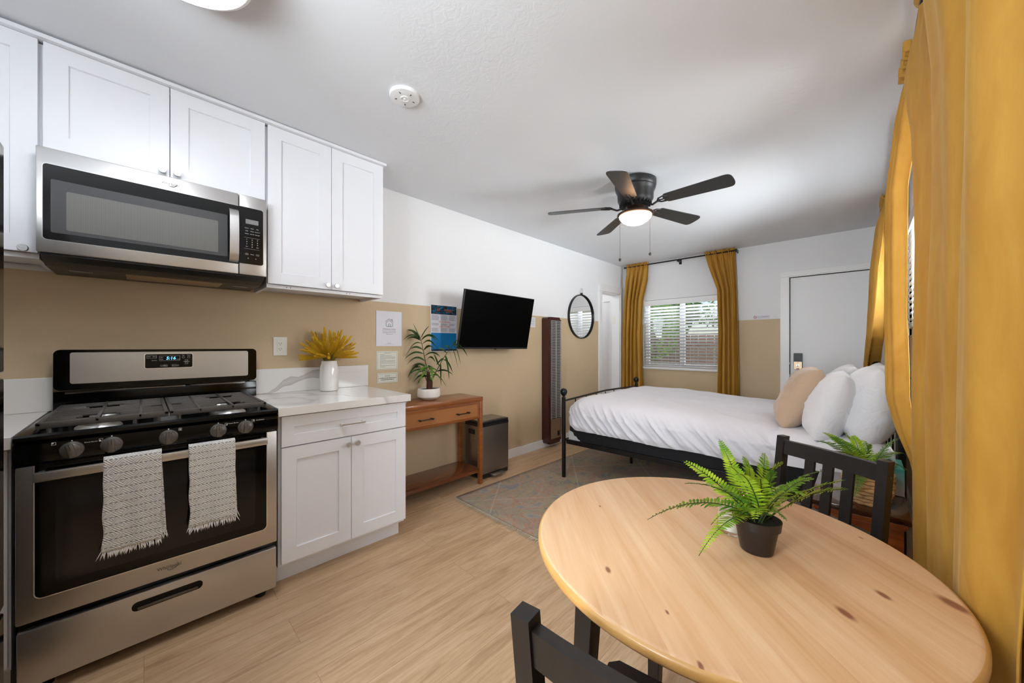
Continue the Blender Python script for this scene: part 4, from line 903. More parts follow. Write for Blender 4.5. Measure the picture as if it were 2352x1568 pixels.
# ---------------- potted palm ----------------
PC = Vector((-2.612, 1.672, .7705))
t = thing('potted_palm', 'artificial palm in a round white pot on the console table', 'potted plant', PC)
MB().lathe([(.0, 0), (.052, 0), (.072, .012), (.092, .026), (.0955, .045), (.092, .085), (.088, .094), (.084, .094), (.085, .08), (0, .078)], PC, n=40).build('pot', 'ceramic_matte', t)
MB().lathe([(0, .0835), (.083, .083), (.083, .079)], PC, n=24).build('soil', 'soil', t)
mb = MB()
tdP = tdist(PC)
base = PC+Vector((0, 0, .08))
mb.tube([base, base+Vector((0, 0, .08)), base+Vector((.0, -.005, .15))], [.022, .018, .014], 8); mb.tube([base+Vector((.01, .01, 0)), base+Vector((.01, .02, .1))], [.016, .012], 7)
mb.build('trunk', 'trunk', t)
def strap(mb, p0, p1, droop, w, n=8, side=None):
    """curved strap leaf from p0 to p1, bulging up then drooping"""
    d = p1-p0; L = d.length
    if side is None: side = d.cross(Vector((0, 0, 1)))
    if side.length < 1e-4: side = Vector((1, 0, 0))
    side = (side.normalized()+Vector((0, 0, .9))-Vector((sin(YAW), -cos(YAW), 0))*.0).normalized(); side = (side-d.normalized()*side.dot(d.normalized())).normalized(); prev = None
    for i in range(n+1):
        u = i/n; p = p0+d*u+Vector((0, 0, 1))*droop*4*u*(1-u); p.x = max(p.x, XL+.012)
        ww = w*min(1, (u*5)**.6)*(1-u**3)**.8+.0004
        fold = Vector((0, 0, -ww*.35)); row = [mb.bm.verts.new(p-side*ww+fold), mb.bm.verts.new(p), mb.bm.verts.new(p+side*ww+fold)]
        if prev: mb.bm.faces.new((prev[0], prev[1], row[1], row[0])); mb.bm.faces.new((prev[1], prev[2], row[2], row[1]))
        prev = row
rp = random.Random(12)
def palm_frond(pix, leaves, mat):
    """pix: rachis points (px,py,dt); leaves: (s, px, py, dt, droop)"""
    P = [ray(a, b, tdP+c) for a, b, c in pix]
    # smooth rachis
    def at(s):
        k = s*(len(P)-1); i = min(int(k), len(P)-2); return P[i].lerp(P[i+1], k-i)
    mb = MB(); mb.tube([at(i/10) for i in range(11)], [.0045-.003*i/10 for i in range(11)], 6); fr_ = mb.build('palm_frond', 'fern_stem', t)
    mb = MB()
    for s, a, b, c, dr_ in leaves: strap(mb, at(s), ray(a, b, tdP+c), dr_, .0115 if s < .93 else .0125, side=None)
    mb.build('leaflets', mat, fr_, recalc=False, angle=180)
# tall frond leaning left
palm_frond([(985, 884, 0), (981, 850, 0), (974, 815, -.02), (968, 785, -.03), (966, 777, -.03)],
 [(1, 949, 742, -.05, .0), (1, 932, 758, .02, .03), (1, 986, 748, .0, .015), (.94, 924, 784, -.05, .05), (.9, 1008, 783, .0, .05), (.84, 924, 788, .03, .045), (.82, 1001, 782, .06, .05),
  (.72, 930, 824, -.02, .06), (.70, 1002, 798, .02, .05), (.6, 929, 816, .05, .05), (.58, 1002, 808, -.05, .05), (.52, 928, 826, -.05, .04), (.48, 1012, 820, .04, .04), (.40, 934, 838, .0, .05), (.38, 1000, 832, .05, .05),
  (.3, 938, 850, .05, .045), (.28, 996, 856, -.04, .04), (.22, 938, 862, -.04, .04), (.15, 948, 880, -.03, .04), (.12, 962, 876, .0, .04)], 'palm_leaf')
# right frond
palm_frond([(988, 882, 0), (1000, 856, .03), (1014, 830, .06), (1028, 808, .08), (1040, 792, .08)],
 [(1, 1050, 780, .08, .005), (1, 1058, 838, .02, .05), (.97, 1074, 818, .12, .05), (.92, 1052, 846, .05, .04), (.85, 1021, 795, .08, .02), (.8, 1040, 842, .08, .04), (.72, 1005, 800, .06, .02), (.66, 1032, 872, .0, .04), (.6, 1002, 838, .05, .01),
  (.55, 1040, 856, .1, .04), (.45, 1013, 886, .05, .05), (.4, 996, 812, .05, .01), (.35, 1026, 893, .02, .05), (.28, 1041, 861, .05, .03), (.2, 1010, 866, .0, .02)], 'palm_leaf')
palm_frond([(986, 884, 0), (985, 868, -.03), (984, 852, -.06), (990, 840, -.09)],
 [(1, 1000, 852, -.15, .01), (1, 994, 878, -.14, .02), (.9, 954, 866, -.1, .04), (.8, 1012, 862, -.1, .03), (.7, 947, 874, -.08, .05), (.6, 1014, 876, -.06, .04), (.5, 962, 880, -.1, .05), (.4, 1026, 890, -.04, .06), (.3, 992, 872, -.1, .01)], 'palm_leaf_light')
palm_frond([(984, 884, 0), (978, 868, .02), (970, 850, .03), (962, 838, .04)],
 [(1, 936, 868, .0, .03), (1, 950, 842, .06, .01), (.85, 940, 858, .04, .03), (.7, 990, 846, .05, .02), (.6, 946, 878, .02, .04), (.4, 958, 884, .0, .03)], 'palm_leaf')
# ---------------- vase with dried wheat ----------------
VC = Vector((-2.622, .888, .9145))
t = thing('vase', 'glossy white ceramic vase on the quartz countertop', 'vase', VC)
MB().lathe([(0, 0), (.050, 0), (.056, .004), (.0575, .02), (.060, .09), (.058, .150), (.052, .178), (.0485, .190), (.0485, .196), (.050, .203), (.047, .204), (.045, .19), (.052, .14), (.05, .02), (0, .015)], VC, n=48).build('vase_body', 'ceramic', t)
t = thing('wheat_bouquet', 'bushy bunch of yellow artificial wheat ears standing in the white vase', 'dried flowers', VC+Vector((0, 0, .2)))
mb = MB()   # one ear, along +Z, base at origin
for i in range(22):
    z = .004+i*.0056; r_ = .0085*math.sin(min(1, (i+2)/6)*pi/2)*(1-max(0, i-12)/13)
    for k in range(4):
        a = k*pi/2+i*.8; c_ = Vector((r_*.75*cos(a), r_*.75*sin(a), z)); d = Vector((cos(a)*.45, sin(a)*.45, 1)).normalized()*.0068; s1 = d.orthogonal().normalized()*.0031; s2 = d.cross(s1).normalized()*.0031
        tip, bot = c_+d, c_-d*.6; vs = [mb.bm.verts.new(v) for v in (bot, c_+s1, c_+s2, c_-s1, c_-s2, tip)]
        for q in range(4): a_, b_ = vs[1+q], vs[1+(q+1) % 4]; mb.bm.faces.new((vs[0], b_, a_)); mb.bm.faces.new((vs[5], a_, b_))
ear0 = mb.build('wheat_ear', 'wheat', t, smooth=False, local=True)
rw = random.Random(5); st = MB(); first = True
ears = []
for i in range(84):
    if i < 18: el = rw.uniform(60, 88); L = rw.uniform(.0, .06)
    elif i < 48: el = rw.uniform(32, 62); L = rw.uniform(.0, .035)
    else: el = rw.uniform(-6, 32); L = rw.uniform(.0, .022)
    az = i*2.39996+rw.uniform(-.2, .2); ears.append((az, el, L))
for az, el, L in ears:
    d = Vector((cos(radians(el))*cos(az), cos(radians(el))*sin(az), sin(radians(el))))
    b0_ = VC+Vector((cos(az)*.028, sin(az)*.028, .198)); mid = b0_+Vector((0, 0, .03))+d*.015; p = mid+d*(L+.006)
    if p.x+d.x*.13 < XL+.02: d.x *= .3; d.normalize()
    st.tube([VC+Vector((0, 0, .17)), b0_, mid, p], .0016, 4)
    o = ear0 if first else ear0.copy()
    if not first: COL.objects.link(o)
    first = False; o.parent = t; q = d.to_track_quat('Z', 'Y'); s_ = rw.uniform(.8, 1.05)
    o.matrix_basis = Matrix.Translation(p-(VC+Vector((0, 0, .2)))) @ q.to_matrix().to_4x4() @ Matrix.Diagonal((s_*1.15, s_*1.15, s_, 1))
st.build('wheat_stems', 'wheat_stem', t)
# ---------------- trash can ----------------
t = thing('trash_can', 'brushed dark steel step trash can beside the console table', 'trash can', (-2.6, 2.31, 0))
cx, cy, w_, d_ = -2.598, 2.312, .252, .352
def rr_prism(mb, cx, cy, w, d, r, z0, z1): mb.prism([(cx+a, cy+b) for a, b in rrect(w, d, r)], lambda a, b, dd: Vector((a, b, z0+dd)), z1-z0); return mb
rr_prism(MB(), cx, cy, w_-.006, d_-.006, .022, .012, .058).build('base_trim', 'black_plastic', t)
rr_prism(MB(), cx, cy, w_, d_, .022, .05, .478).build('can_body', 'can_steel', t)
rr_prism(MB(), cx, cy, w_+.002, d_+.002, .022, .478, .502).build('rim', 'black_plastic', t)
mb = MB(); rr_prism(mb, cx, cy, w_-.002, d_-.002, .022, .505, .522); lid = mb.build('lid', 'black_plastic', t)
rr_prism(MB(), cx-.01, cy, w_-.05, d_-.04, .018, .5222, .5262).build('lid_plate', 'can_steel', lid)
mb = MB(); mb.box(cx-.06, cx+.03, cy-d_/2-.0035, cy-d_/2+.001, .40, .445, .002); mb.build('grip_recess', 'black_plastic', t)
mb = MB(); mb.box(cx+w_/2-.004, cx+w_/2+.05, cy-.075, cy+.075, .022, .04, .006, 3); mb.build('pedal', 'can_steel', t)
mb = MB()
for i in range(12):
    y = cy-.15+i*.024; mb.sphere((cx+.05+random.uniform(-.02, .03), y, .503), .012, (1.5, 1.2, .35), 8, 6)
mb.build('bin_liner', 'tissue', t)
# ---------------- television ----------------
t = thing('television', 'black flat television tilted forward on a wall arm', 'television', (-2.473, 2.358, 1.445))
tilt = .191
mtv = Matrix.Translation((-2.473, 2.358, 1.445)) @ Matrix.Rotation(.009, 4, 'Z') @ Matrix.Rotation(tilt, 4, 'Y') @ frame((0, 0, 0), (0, 1, 0), (0, 0, 1)).to_3x3().to_4x4() @ Matrix.Rotation(-.008, 4, 'Z')
W, H = .905, .522
mb = MB(); rplate(mb, mtv, 0, 0, W, H, .004, -.022, 0); mb.build('tv_bezel', 'black_plastic', t)
mb = MB(); lbox(mb, mtv, -.3, .3, -.235, .12, -.055, -.022, .01); mb.build('rear_housing', 'black_matte', t)
mb = MB(); lbox(mb, mtv, -W/2+.006, W/2-.006, -H/2+.016, H/2-.006, .0001, .0012); mb.build('tv_screen', 'tv_screen', t, smooth=False)
mb = MB(); lbox(mb, mtv, -.013, .013, -H/2-.006, -H/2+.004, -.012, 0, .001); mb.build('sensor_tab', 'black_plastic', t, smooth=False)
mb = MB(); lbox(mb, mtv, -.1, .1, -.1, .1, -.066, -.055, .002); mb.build('mount_plate', 'black_metal', t, smooth=False)
mb = MB(); c_ = mtv@Vector((0, 0, -.06)); mb.box(XL, XL+.02, 2.30, 2.42, 1.34, 1.55, .003); mb.box(XL+.02, c_.x, 2.335, 2.385, 1.43, 1.47, .004); mb.build('wall_arm', 'black_metal', t, smooth=False)
# ---------------- wall heater ----------------
t = thing('wall_heater', 'tall narrow dark red wall heater with a silver louvred grille', 'heater', (-2.7, 3.45, .05))
x1 = -2.652; y0, y1, z0, z1 = 3.325, 3.572, .05, 1.56
mb = MB(); m = frame((x1, 0, 0), (0, 1, 0), (0, 0, 1)); rplate(mb, m, (y0+y1)/2, (z0+z1)/2, y1-y0, z1-z0, .03, XL-x1+.001, 0)
bm_ = mb.bm; bmesh.ops.bevel(bm_, geom=[e for e in bm_.edges if all(v.co.x > x1-.001 for v in e.verts)], offset=.016, segments=4, affect='EDGES')
cs = mb.build('heater_case', 'heater_brown', t)
mb = MB(); lbox(mb, m, y0+.04, y1-.018, z0+.058, z1-.04, .0005, .002); mb.build('grille_back', 'black_matte', cs, smooth=False)
mb = MB(); a0, a1 = y0+.042, y1-.020
n_ = 62
for i in range(n_):
    z = z0+.31+(z1-.05-z0-.31)*i/(n_-1); mb.box(x1+.002, x1+.012, a0, a1, z, z+.0075, mat=None)
for y in (a0, (a0+a1)/2, a1-.004): mb.box(x1+.002, x1+.0135, y, y+.004, z0+.3, z1-.045)
mb.build('louvres', 'heater_silver', t, smooth=False)
mb = MB(); lbox(mb, m, a0, a1, z0+.062, z0+.298, .002, .008, .001); pl = mb.build('lower_plate', 'heater_plate', t, smooth=False)
mb = MB(); lbox(mb, m, a1-.065, a1-.02, z0+.085, z0+.145, .0082, .0095); mb.cone(m@Vector((a1-.045, z0+.11, .0095)), m@Vector((a1-.045, z0+.11, .02)), .01); mb.build('control_knob', 'black_matte', pl)
# ---------------- round mirror ----------------
t = thing('round_mirror', 'round wall mirror with a thin black frame and a hanging ring', 'mirror', (-2.74, 4.142, 1.61))
c_ = Vector((-2.752, 4.142, 1.612))
mb = MB(); mb.lathe([(.283, .0), (.298, .0), (.298, .032), (.289, .032), (.288, .012), (.283, .012)], c_, n=64, axis='X', caps=False); 
mb.bm.verts.ensure_lookup_table(); mb.build('mirror_frame', 'black_metal', t)
MB().lathe([(.0, .012), (.2875, .012)], c_, n=64, axis='X', caps=False).build('mirror_glass', 'mirror', t, smooth=False)
mb = MB(); mb.box(c_.x+.004, c_.x+.03, c_.y-.014, c_.y+.014, c_.z+.292, c_.z+.318, .004); mb.build('hanger_block', 'black_metal', t)
MB().tube([Vector((c_.x+.017, c_.y+.03*cos(a*.3927), c_.z+.348+.034*sin(a*.3927))) for a in range(16)], .0035, 6, closed=True).build('hanging_ring', 'brushed_nickel', t)
# ---------------- rug ----------------
t = thing('area_rug', 'faded patterned oriental rug in rust, grey and blue under the bed', 'rug', (-1.2, 3.0, 0))
RM = Matrix.Translation((-2.33, 1.745, 0)) @ Matrix.Rotation(radians(-.9), 4, 'Z')
mb = MB(); mb.grid(lambda u, v: RM@Vector((u*2.2, v*2.45, .009+.0015*noise.noise(Vector((u*9, v*9, 0))))), 44, 44)
o = mb.build('rug_pile', 'rug', t, recalc=True); md = o.modifiers.new('s', 'SOLIDIFY'); md.thickness = .007; md.offset = -1
mb = MB(); rf = random.Random(3)
for i in range(620):
    x = i*2.2/620+rf.uniform(-.002, .002); l = rf.uniform(.02, .045); a = rf.uniform(-.016, .016)
    for end in (0, 1):
        yb = 0 if end == 0 else 2.45; sg = -1 if end == 0 else 1
        mb.poly([RM@Vector(q) for q in ((x-.002, yb, .0085), (x+.002, yb, .0085), (x+a+.0014, yb+sg*l, .003+rf.uniform(0, .003)), (x+a-.0014, yb+sg*l, .003))])
mb.build('rug_fringe', 'rug_fringe', t, smooth=False, recalc=False)
# ---------------- bed ----------------
bed = thing('bed', 'black metal frame bed with ball finials and a white duvet', 'bed', (-.95, 3.55, 0))
sk = lambda x: .0436*(x+1.98)
BM = Matrix.Translation((-1.978, 2.704, 0)) @ Matrix.Rotation(radians(2.3), 4, 'Z')   # local: x along the bed, y across
BWd, BLn = 1.606, 2.12
def bp(x, y, z): return BM @ Vector((x, y, z))
for yy in (0, BWd):
    for xx, hgt in ((0, .745), (BLn, 1.0)):
        mb = MB(); mb.tube([bp(xx, yy, .001), bp(xx, yy, hgt)], .0185, 14); ps_ = mb.build('bed_post', 'black_metal', bed)
        mb = MB(); mb.lathe([(.0187, 0), (.021, .004), (.014, .012), (.012, .02), (.02, .028), (.03, .045), (.033, .06), (.03, .075), (.019, .088), (0, .093)], bp(xx, yy, hgt-.008), n=20); mb.build('ball_finial', 'black_metal', ps_)
mb = MB(); mb.tube([bp(0, .015, .713), bp(0, .30, .722), bp(0, BWd/2, .735), bp(0, BWd-.3, .722), bp(0, BWd-.015, .713)], .0095, 8); mb.tube([bp(0, .015, .352), bp(0, BWd-.015, .352)], .011, 8)
for i in range(1, 8): mb.tube([bp(0, BWd*i/8, .352), bp(0, BWd*i/8, .722)], .005, 6)
mb.build('footboard', 'black_metal', bed)
mb = MB(); mb.tube([bp(BLn, .015, .95), bp(BLn, BWd/2, .99), bp(BLn, BWd-.015, .95)], .011, 8); mb.tube([bp(BLn, .015, .35), bp(BLn, BWd-.015, .35)], .011, 8)
for i in range(1, 8): mb.tube([bp(BLn, BWd*i/8, .35), bp(BLn, BWd*i/8, .965)], .005, 6)
mb.build('headboard', 'black_metal', bed)
for yy in (.02, BWd-.02): mb = MB(); mb.box(.02, BLn-.02, yy-.011, yy+.011, .322, .362, .002, mat=BM); mb.build('side_rail', 'black_metal', bed, smooth=False)
for xx, yy in ((.30, .78), (1.06, .78), (1.7, .78)): MB().tube([bp(xx, yy, .001), bp(xx, yy, .33)], .014, 10).build('support_leg', 'black_metal', bed)
mb = MB(); mb.box(.035, BLn-.03, .035, BWd-.035, .345, .49, .018, 3, mat=BM); bx_ = mb.build('box_spring', 'boxspring', bed)
mb = MB()
pts = [(.0, .0), (.12, .0), (.115, .018), (.095, .025), (.08, .045), (.055, .052), (.045, .078), (.02, .088), (.0, .09)]
mb.prism(pts, lambda a, b, d: bp(.034+a, .0345-d, .350+b), .003); mb.prism(pts, lambda a, b, d: bp(.034-d, .035+a, .350+b), .003); mb.build('corner_guard', 'guard_plastic', bx_, smooth=False)
mb = MB(); mb.box(1.10, 1.16, .0065, .0085, .330, .352, mat=BM); mb.build('rail_label', 'label_yellow', bed, smooth=False)
def rounded(c0, c1, r, n, f):
    """rounded box surface between corners c0,c1 with per-axis radii, displaced by f(p, nrm)"""
    mb = MB(); b = bmesh.new(); bmesh.ops.create_cube(b, size=2); nx, ny, nz = n
    b.free()
    lo = Vector(c0); hi = Vector(c1); R = Vector(r)
    def mapp(p):
        q = Vector([(p[2] if i == 2 else lo[i]+R[i]) if p[i] < lo[i]+R[i] else (hi[i]-R[i] if p[i] > hi[i]-R[i] else p[i]) for i in range(3)])
        d = Vector([(p[i]-q[i])/R[i] for i in range(3)]); mlen = max(abs(d.x), abs(d.y), abs(d.z))
        if d.length > 1e-6:
            nn = d.normalized(); s_ = mlen; pos = q+Vector([nn[i]*R[i]*s_ for i in range(3)])
        else: nn = Vector((0, 0, 1)); pos = p.copy()
        nn = Vector([nn[i]/R[i] for i in range(3)]).normalized()
        return pos, nn
    def face(ax, side):
        a, b_ = [i for i in range(3) if i != ax]; na, nb = n[a], n[b_]
        def g(u, v):
            p = Vector((0, 0, 0)); p[ax] = hi[ax] if side else lo[ax]; p[a] = lo[a]+(hi[a]-lo[a])*u; p[b_] = lo[b_]+(hi[b_]-lo[b_])*v
            pos, nn = mapp(p); return f(pos, nn)
        mb.grid(g, na, nb)
    for ax in range(3):
        for side in (0, 1):
            if ax == 2 and side == 0: continue
            face(ax, side)
    bmesh.ops.remove_doubles(mb.bm, verts=mb.bm.verts, dist=.0004); return mb
def ridged(v, o=3):
    s_ = 0; a = 1
    for i in range(o): s_ += a*(1-abs(noise.noise(v))*2.2)**2 if abs(noise.noise(v)) < .45 else 0; v = v*2.03; a *= .45
    return s_
def duv(p, nn):
    side = max(0, 1-abs(nn.z)*1.1)*max(0, min(1, .35+(p.z-.46)/.06))
    k = p.x
    w1 = (ridged(Vector((p.x*9.5+(p.z-.5)*9.0, p.y*1.6, p.z*2.2)), 3)*.024+noise.noise(Vector((p.x*5, 1.3, p.z*3)))*.018)*side-.012*max(0, 1-(p.z-.46)/.05)*(1-abs(nn.z))*(1 if p.x < 1.7 else .5)
    w2 = noise.noise(Vector((p.x*2.2, p.y*2.2, p.z*4)))*.011+noise.noise(Vector((p.x*6, p.y*3+p.x*4, 1)))*.004
    w3 = ridged(Vector((p.x*1.3+p.y*1.9, p.y*1.4-p.x*.9, 4.0)), 2)*.009*max(0, nn.z)
    low = max(0, (.56-p.z)/.1)
    q = p+nn*(w1+w2+w3); q.z += low*.012*noise.noise(Vector((p.x*3.1, p.y*3, 2)))
    q.z -= .045*max(0, (p.x-.4)/1.3)*(.4+.6*max(0, nn.z))
    return BM @ q
mb = rounded((.004, -.006, .462), (1.64, BWd+.012, .738), (.17, .19, .15), (260, 120, 30), duv)
dv = mb.build('duvet', 'duvet', bed, angle=180)
def shf(p, nn): return BM @ (p+nn*(noise.noise(Vector((p.x*5, p.y*5, p.z*8)))*.006+ridged(Vector((p.x*4, p.y*3, p.z*3)), 2)*.003))
mb = rounded((1.45, .006, .482), (BLn-.02, BWd-.006, .672), (.08, .09, .09), (50, 90, 16), shf)
mb.build('fitted_sheet', 'sheet', bed, angle=180)
# pillows
def pillow(name, label, cat, mat, c, w, h, T, az, lean, group=None, seam=False, seed=0, flange=0):
    """w along local x, h along local y, thickness along z; rotated so that z faces -X then leaned back"""
    t = thing(name, label, cat, c, group=group)
    Mx = Matrix.Translation(c) @ Matrix.Rotation(radians(az), 4, 'Z') @ Matrix.Rotation(radians(lean), 4, 'Y') @ Matrix(((0, 0, -1, 0), (-1, 0, 0, 0), (0, 1, 0, 0), (0, 0, 0, 1)))
    n_ = 46
    def surf(sg):
        def f(u, v):
            a, b = u*2-1, v*2-1
            th = T/2*max(0, 1-abs(a)**3.4)**.55*max(0, 1-abs(b)**3.4)**.55
            x = a*w/2*(1-.05*(1-b*b)); y = b*h/2*(1-.045*(1-a*a))
            nz = noise.noise(Vector((a*1.7+seed, b*1.7, sg*3)))*.016+ridged(Vector((a*1.6+seed, b*2.2+a, sg)), 3)*.009
            e = (1-max(abs(a), abs(b))**4)
            y -= .02*(1-b)*(th/(T/2))*.4
            return Mx @ Vector((x, y, sg*(th+nz*e)+.0))
        return f
    mb = MB(); mb.grid(surf(1), n_, n_); mb.grid(surf(-1), n_, n_); bmesh.ops.remove_doubles(mb.bm, verts=mb.bm.verts, dist=.0008)
    pc = mb.build('pillowcase', mat, t, angle=180)
    if seam:
        F = surf(1); G = surf(-1); mb = MB(); mb.tube([F(.36, i/40)+(Mx.to_3x3()@Vector((0, 0, .0006))) for i in range(1, 40)], .0014, 5)
        mb.tube([F(i/40, .72)+(Mx.to_3x3()@Vector((0, 0, .0006))) for i in range(1, 40)], .0014, 5)
        mb.tube([F(.0, i/40)+Vector((0, -.001, 0)) for i in range(0, 41)], .0018, 5)
        mb.build('seam', 'pillow_beige', t)
    return t
pillow('back_pillow', 'big white pillow nearest the curtain, leaning at the head of the bed', 'pillow', 'pillow_white', Vector((.018, 3.13, .865)), .62, .46, .24, 2, 9, 'white bed pillows', seed=1)
pillow('back_pillow', 'white pillow at the far end of the bed head, only its upper corner showing', 'pillow', 'pillow_white', Vector((.055, 3.88, .86)), .66, .46, .2, 2, 11, 'white bed pillows', seed=2)
pillow('front_pillow', 'plump white pillow in front, between the beige cushion and the big back pillow', 'pillow', 'pillow_white', Vector((-.155, 3.10, .845)), .60, .43, .22, 3, 18, 'white bed pillows', seed=3)
pillow('front_pillow', 'white pillow half hidden behind the beige cushion and the plump front pillow', 'pillow', 'pillow_white', Vector((-.135, 3.86, .86)), .62, .45, .2, 2, 20, 'white bed pillows', seed=4)
pillow('beige_cushion', 'square tan cushion with a stitched seam, foremost of the pillows', 'cushion', 'pillow_beige', Vector((-.325, 3.22, .868)), .46, .45, .19, 8, 27, None, seam=True, seed=5)
pillow('ruffled_cushion', 'second tan cushion peeking out behind the stitched tan one', 'cushion', 'pillow_beige', Vector((-.40, 3.86, .85)), .44, .42, .16, 2, 24, None, seed=6)
# ---------------- nightstand and what stands on it ----------------
t = thing('nightstand', 'glossy dark wooden nightstand between the bed and the black chair', 'nightstand', (-.02, 2.4, 0))
nx0, nx1, ny0, ny1 = -.178, .135, 2.115, 2.66
MB().box(nx0, nx1, ny0, ny1, .505, .530, .004).build('nightstand_top', 'night_top', t)
mb = MB(); mb.box(nx0+.008, nx1-.008, ny0+.008, ny1-.008, .488, .505, .004); mb.box(nx0+.015, nx1-.015, ny0+.015, ny1-.015, .478, .488, .002); mb.build('moulding', 'night_wood', t, smooth=False)
MB().box(nx0+.02, nx1-.02, ny0+.02, ny1-.02, .06, .478, .003).build('nightstand_body', 'night_wood', t, smooth=False)
MB().box(nx0+.01, nx1-.01, ny0+.01, ny1-.01, 0.0, .06, .004).build('plinth', 'night_wood', t, smooth=False)
for z0, z1 in ((.29, .465), (.08, .275)):
    d = MB().box(nx0+.012, nx0+.02, ny0+.04, ny1-.04, z0, z1, .002).build('drawer', 'night_wood', t, smooth=False)
    MB().cone((nx0+.012, (ny0+ny1)/2, (z0+z1)/2), (nx0-.01, (ny0+ny1)/2, (z0+z1)/2), .012).build('knob', 'bronze', d)
t = thing('tissue_box', 'white and teal tissue box on the nightstand behind the basket', 'tissue box', (.06, 2.5, .5305))
MB().box(.0, .132, 2.425, 2.63, .5305, .655, .003).build('box', 'tissue_box', t, smooth=False)
mb = MB()
def tf(u, v):
    a = u*2-1; return Vector((.065+a*.05*(1-v*.6)+.02*v*v, 2.52+.02*sin(a*3+v*2), .655+v*.085*(1-.35*abs(a))+.0))
mb.grid(tf, 10, 8); o = mb.build('tissue', 'tissue', t, recalc=False); md = o.modifiers.new('s', 'SOLIDIFY'); md.thickness = .0015
# woven basket
BC = Vector((.01, 2.245, .5305))
t = thing('woven_basket', 'round woven straw basket holding a fern on the nightstand', 'basket', BC)
mb = MB()
for k in range(9):
    z = .008+k*.0155; R_ = .060+.016*min(1, k/4)
    pts = []; NN = 96
    for i in range(NN): a = 2*pi*i/NN; pts.append(BC+Vector(((R_+.0035*sin(12*a+(k % 2)*pi))*cos(a), (R_+.0035*sin(12*a+(k % 2)*pi))*sin(a), z)))
    mb.tube(pts, .0088, 7, closed=True)
mb.lathe([(0, .001), (.058, .001), (.058, .006), (0, .006)], BC, n=24); mb.build('basket_weave', 'basket', t)
# ---------------- ferns ----------------
def frond(root, p0, p1, lift, w, nleaf, mat, seed, side=None):
    rr_ = random.Random(seed); d = p1-p0; ctrl = (p0+p1)/2+Vector((0, 0, lift))
    at = lambda s: p0*(1-s)**2+ctrl*2*s*(1-s)+p1*s*s
    mb = MB(); mb.tube([at(i/12) for i in range(13)], [.0016-.001*i/12 for i in range(13)], 5); st_ = mb.build('fern_frond', 'fern_stem', root)
    mb = MB()
    if side is None: side = Vector((-d.y, d.x, 0)); side = side.normalized() if side.length > .02 else Vector((cos(YAW), sin(YAW), 0))
    fv = d.cross(Vector((-sin(YAW), cos(YAW), .35))).normalized(); side = (side+fv*(.8 if side.dot(fv) > 0 else -.8)); side = (side-d*(side.dot(d)/d.length_squared)).normalized()
    roll = rr_.uniform(-.5, .5)
    for i in range(nleaf):
        s = .10+.88*i/nleaf; p = at(s); tan = (at(min(1, s+.02))-at(s-.02)).normalized(); upv = side.cross(tan).normalized()
        if upv.z < 0: upv = -upv
        sd = (side*cos(roll)+upv*sin(roll)).normalized(); nr = tan.cross(sd).normalized()
        L = w*(sin(min(1, s*2.6+.15)*pi/2))*(1-max(0, s-.35)/.68)**.75+.0015
        for sg in (-1, 1):
            dr_ = (sd*sg+tan*.42+upv*rr_.uniform(-.1, .28)).normalized(); lw = min(L*.2, (p1-p0).length/nleaf*.34)+.0004
            a = p; pr_ = None; wd = tan*lw
            prof = ((0, .45), (.3, 1), (.7, .9), (1, .12))
            for q, (f_, ww) in enumerate(prof):
                c_ = a+dr_*L*f_-nr*0+upv*(-.10*L*f_*f_); row = [mb.bm.verts.new(c_-wd*ww+upv*lw*.25), mb.bm.verts.new(c_), mb.bm.verts.new(c_+wd*ww+upv*lw*.25)]
                if pr_: mb.bm.faces.new((pr_[0], pr_[1], row[1], row[0])); mb.bm.faces.new((pr_[1], pr_[2], row[2], row[1]))
                pr_ = row
    mb.build('leaflets', mat, st_, recalc=False, angle=180)
# dining table top height
TZ = .745
FCn = Vector((-.180, 1.0, TZ+.0005))
t = thing('potted_fern', 'green artificial fern in a dark brown pot on the round dining table', 'potted plant', FCn)
pa = YAW
mb = MB(); mb.lathe([(0, 0), (.029, 0), (.031, .003), (.040, .055), (.0405, .057), (.0445, .0585), (.0465, .078), (.043, .078), (.041, .068), (0, .066)], FCn, n=48, sx=1.06, sy=.96); mb.build('pot', 'pot_black', t)
MB().lathe([(0, .071), (.041, .069), (.041, .066)], FCn, n=24, sx=1.06, sy=.96).build('soil', 'soil', t)
t0 = tdist(FCn)
b0_ = FCn+Vector((0, 0, .07))
spec = [(1487, 1193, -.02, .085, 30), (1605, 1276, -.12, .06, 30), (1568, 1057, .03, .03, 26), (1573, 1110, -.03, .05, 26), (1652, 1009, .08, .03, 26), (1757, 1040, .12, .05, 22), (1708, 1048, .10, .05, 20), (1943, 1102, -.02, .03, 30), (1950, 1124, .06, .045, 28), (1893, 1081, .05, .045, 26),
        (1852, 1140, -.10, .07, 22), (1733, 1198, -.12, .05, 16), (1808, 1196, -.07, .05, 18), (1690, 1090, -.06, .07, 20), (1800, 1062, .02, .06, 22), (1640, 1120, .07, .06, 22), (1745, 1100, -.05, .06, 18), (1633, 1205, -.06, .05, 20), (1870, 1098, -.08, .05, 24), (1675, 1070, .0, .05, 20), (1840, 1115, .1, .06, 22), (1780, 1085, -.02, .07, 18), (1720, 1075, .04, .06, 20)]
for i, (a, b, c_, lf, nl) in enumerate(spec):
    p1 = ray(a, b, t0+c_); an = i*2.4; s0 = b0_+Vector((.014*cos(an), .014*sin(an), 0))
    frond(t, s0, p1, lf, .024 if nl > 20 else .021, nl, 'fern_leaf' if i % 3 else 'fern_leaf_dark', i)
t = thing('basket_fern', 'green artificial fern in the straw basket on the nightstand', 'potted plant', BC+Vector((0, 0, .1)))
MB().lathe([(.03, .0), (.05, .01), (.055, .115), (0, .118)], BC+Vector((0, 0, .008)), n=20).build('pot', 'soil', t)
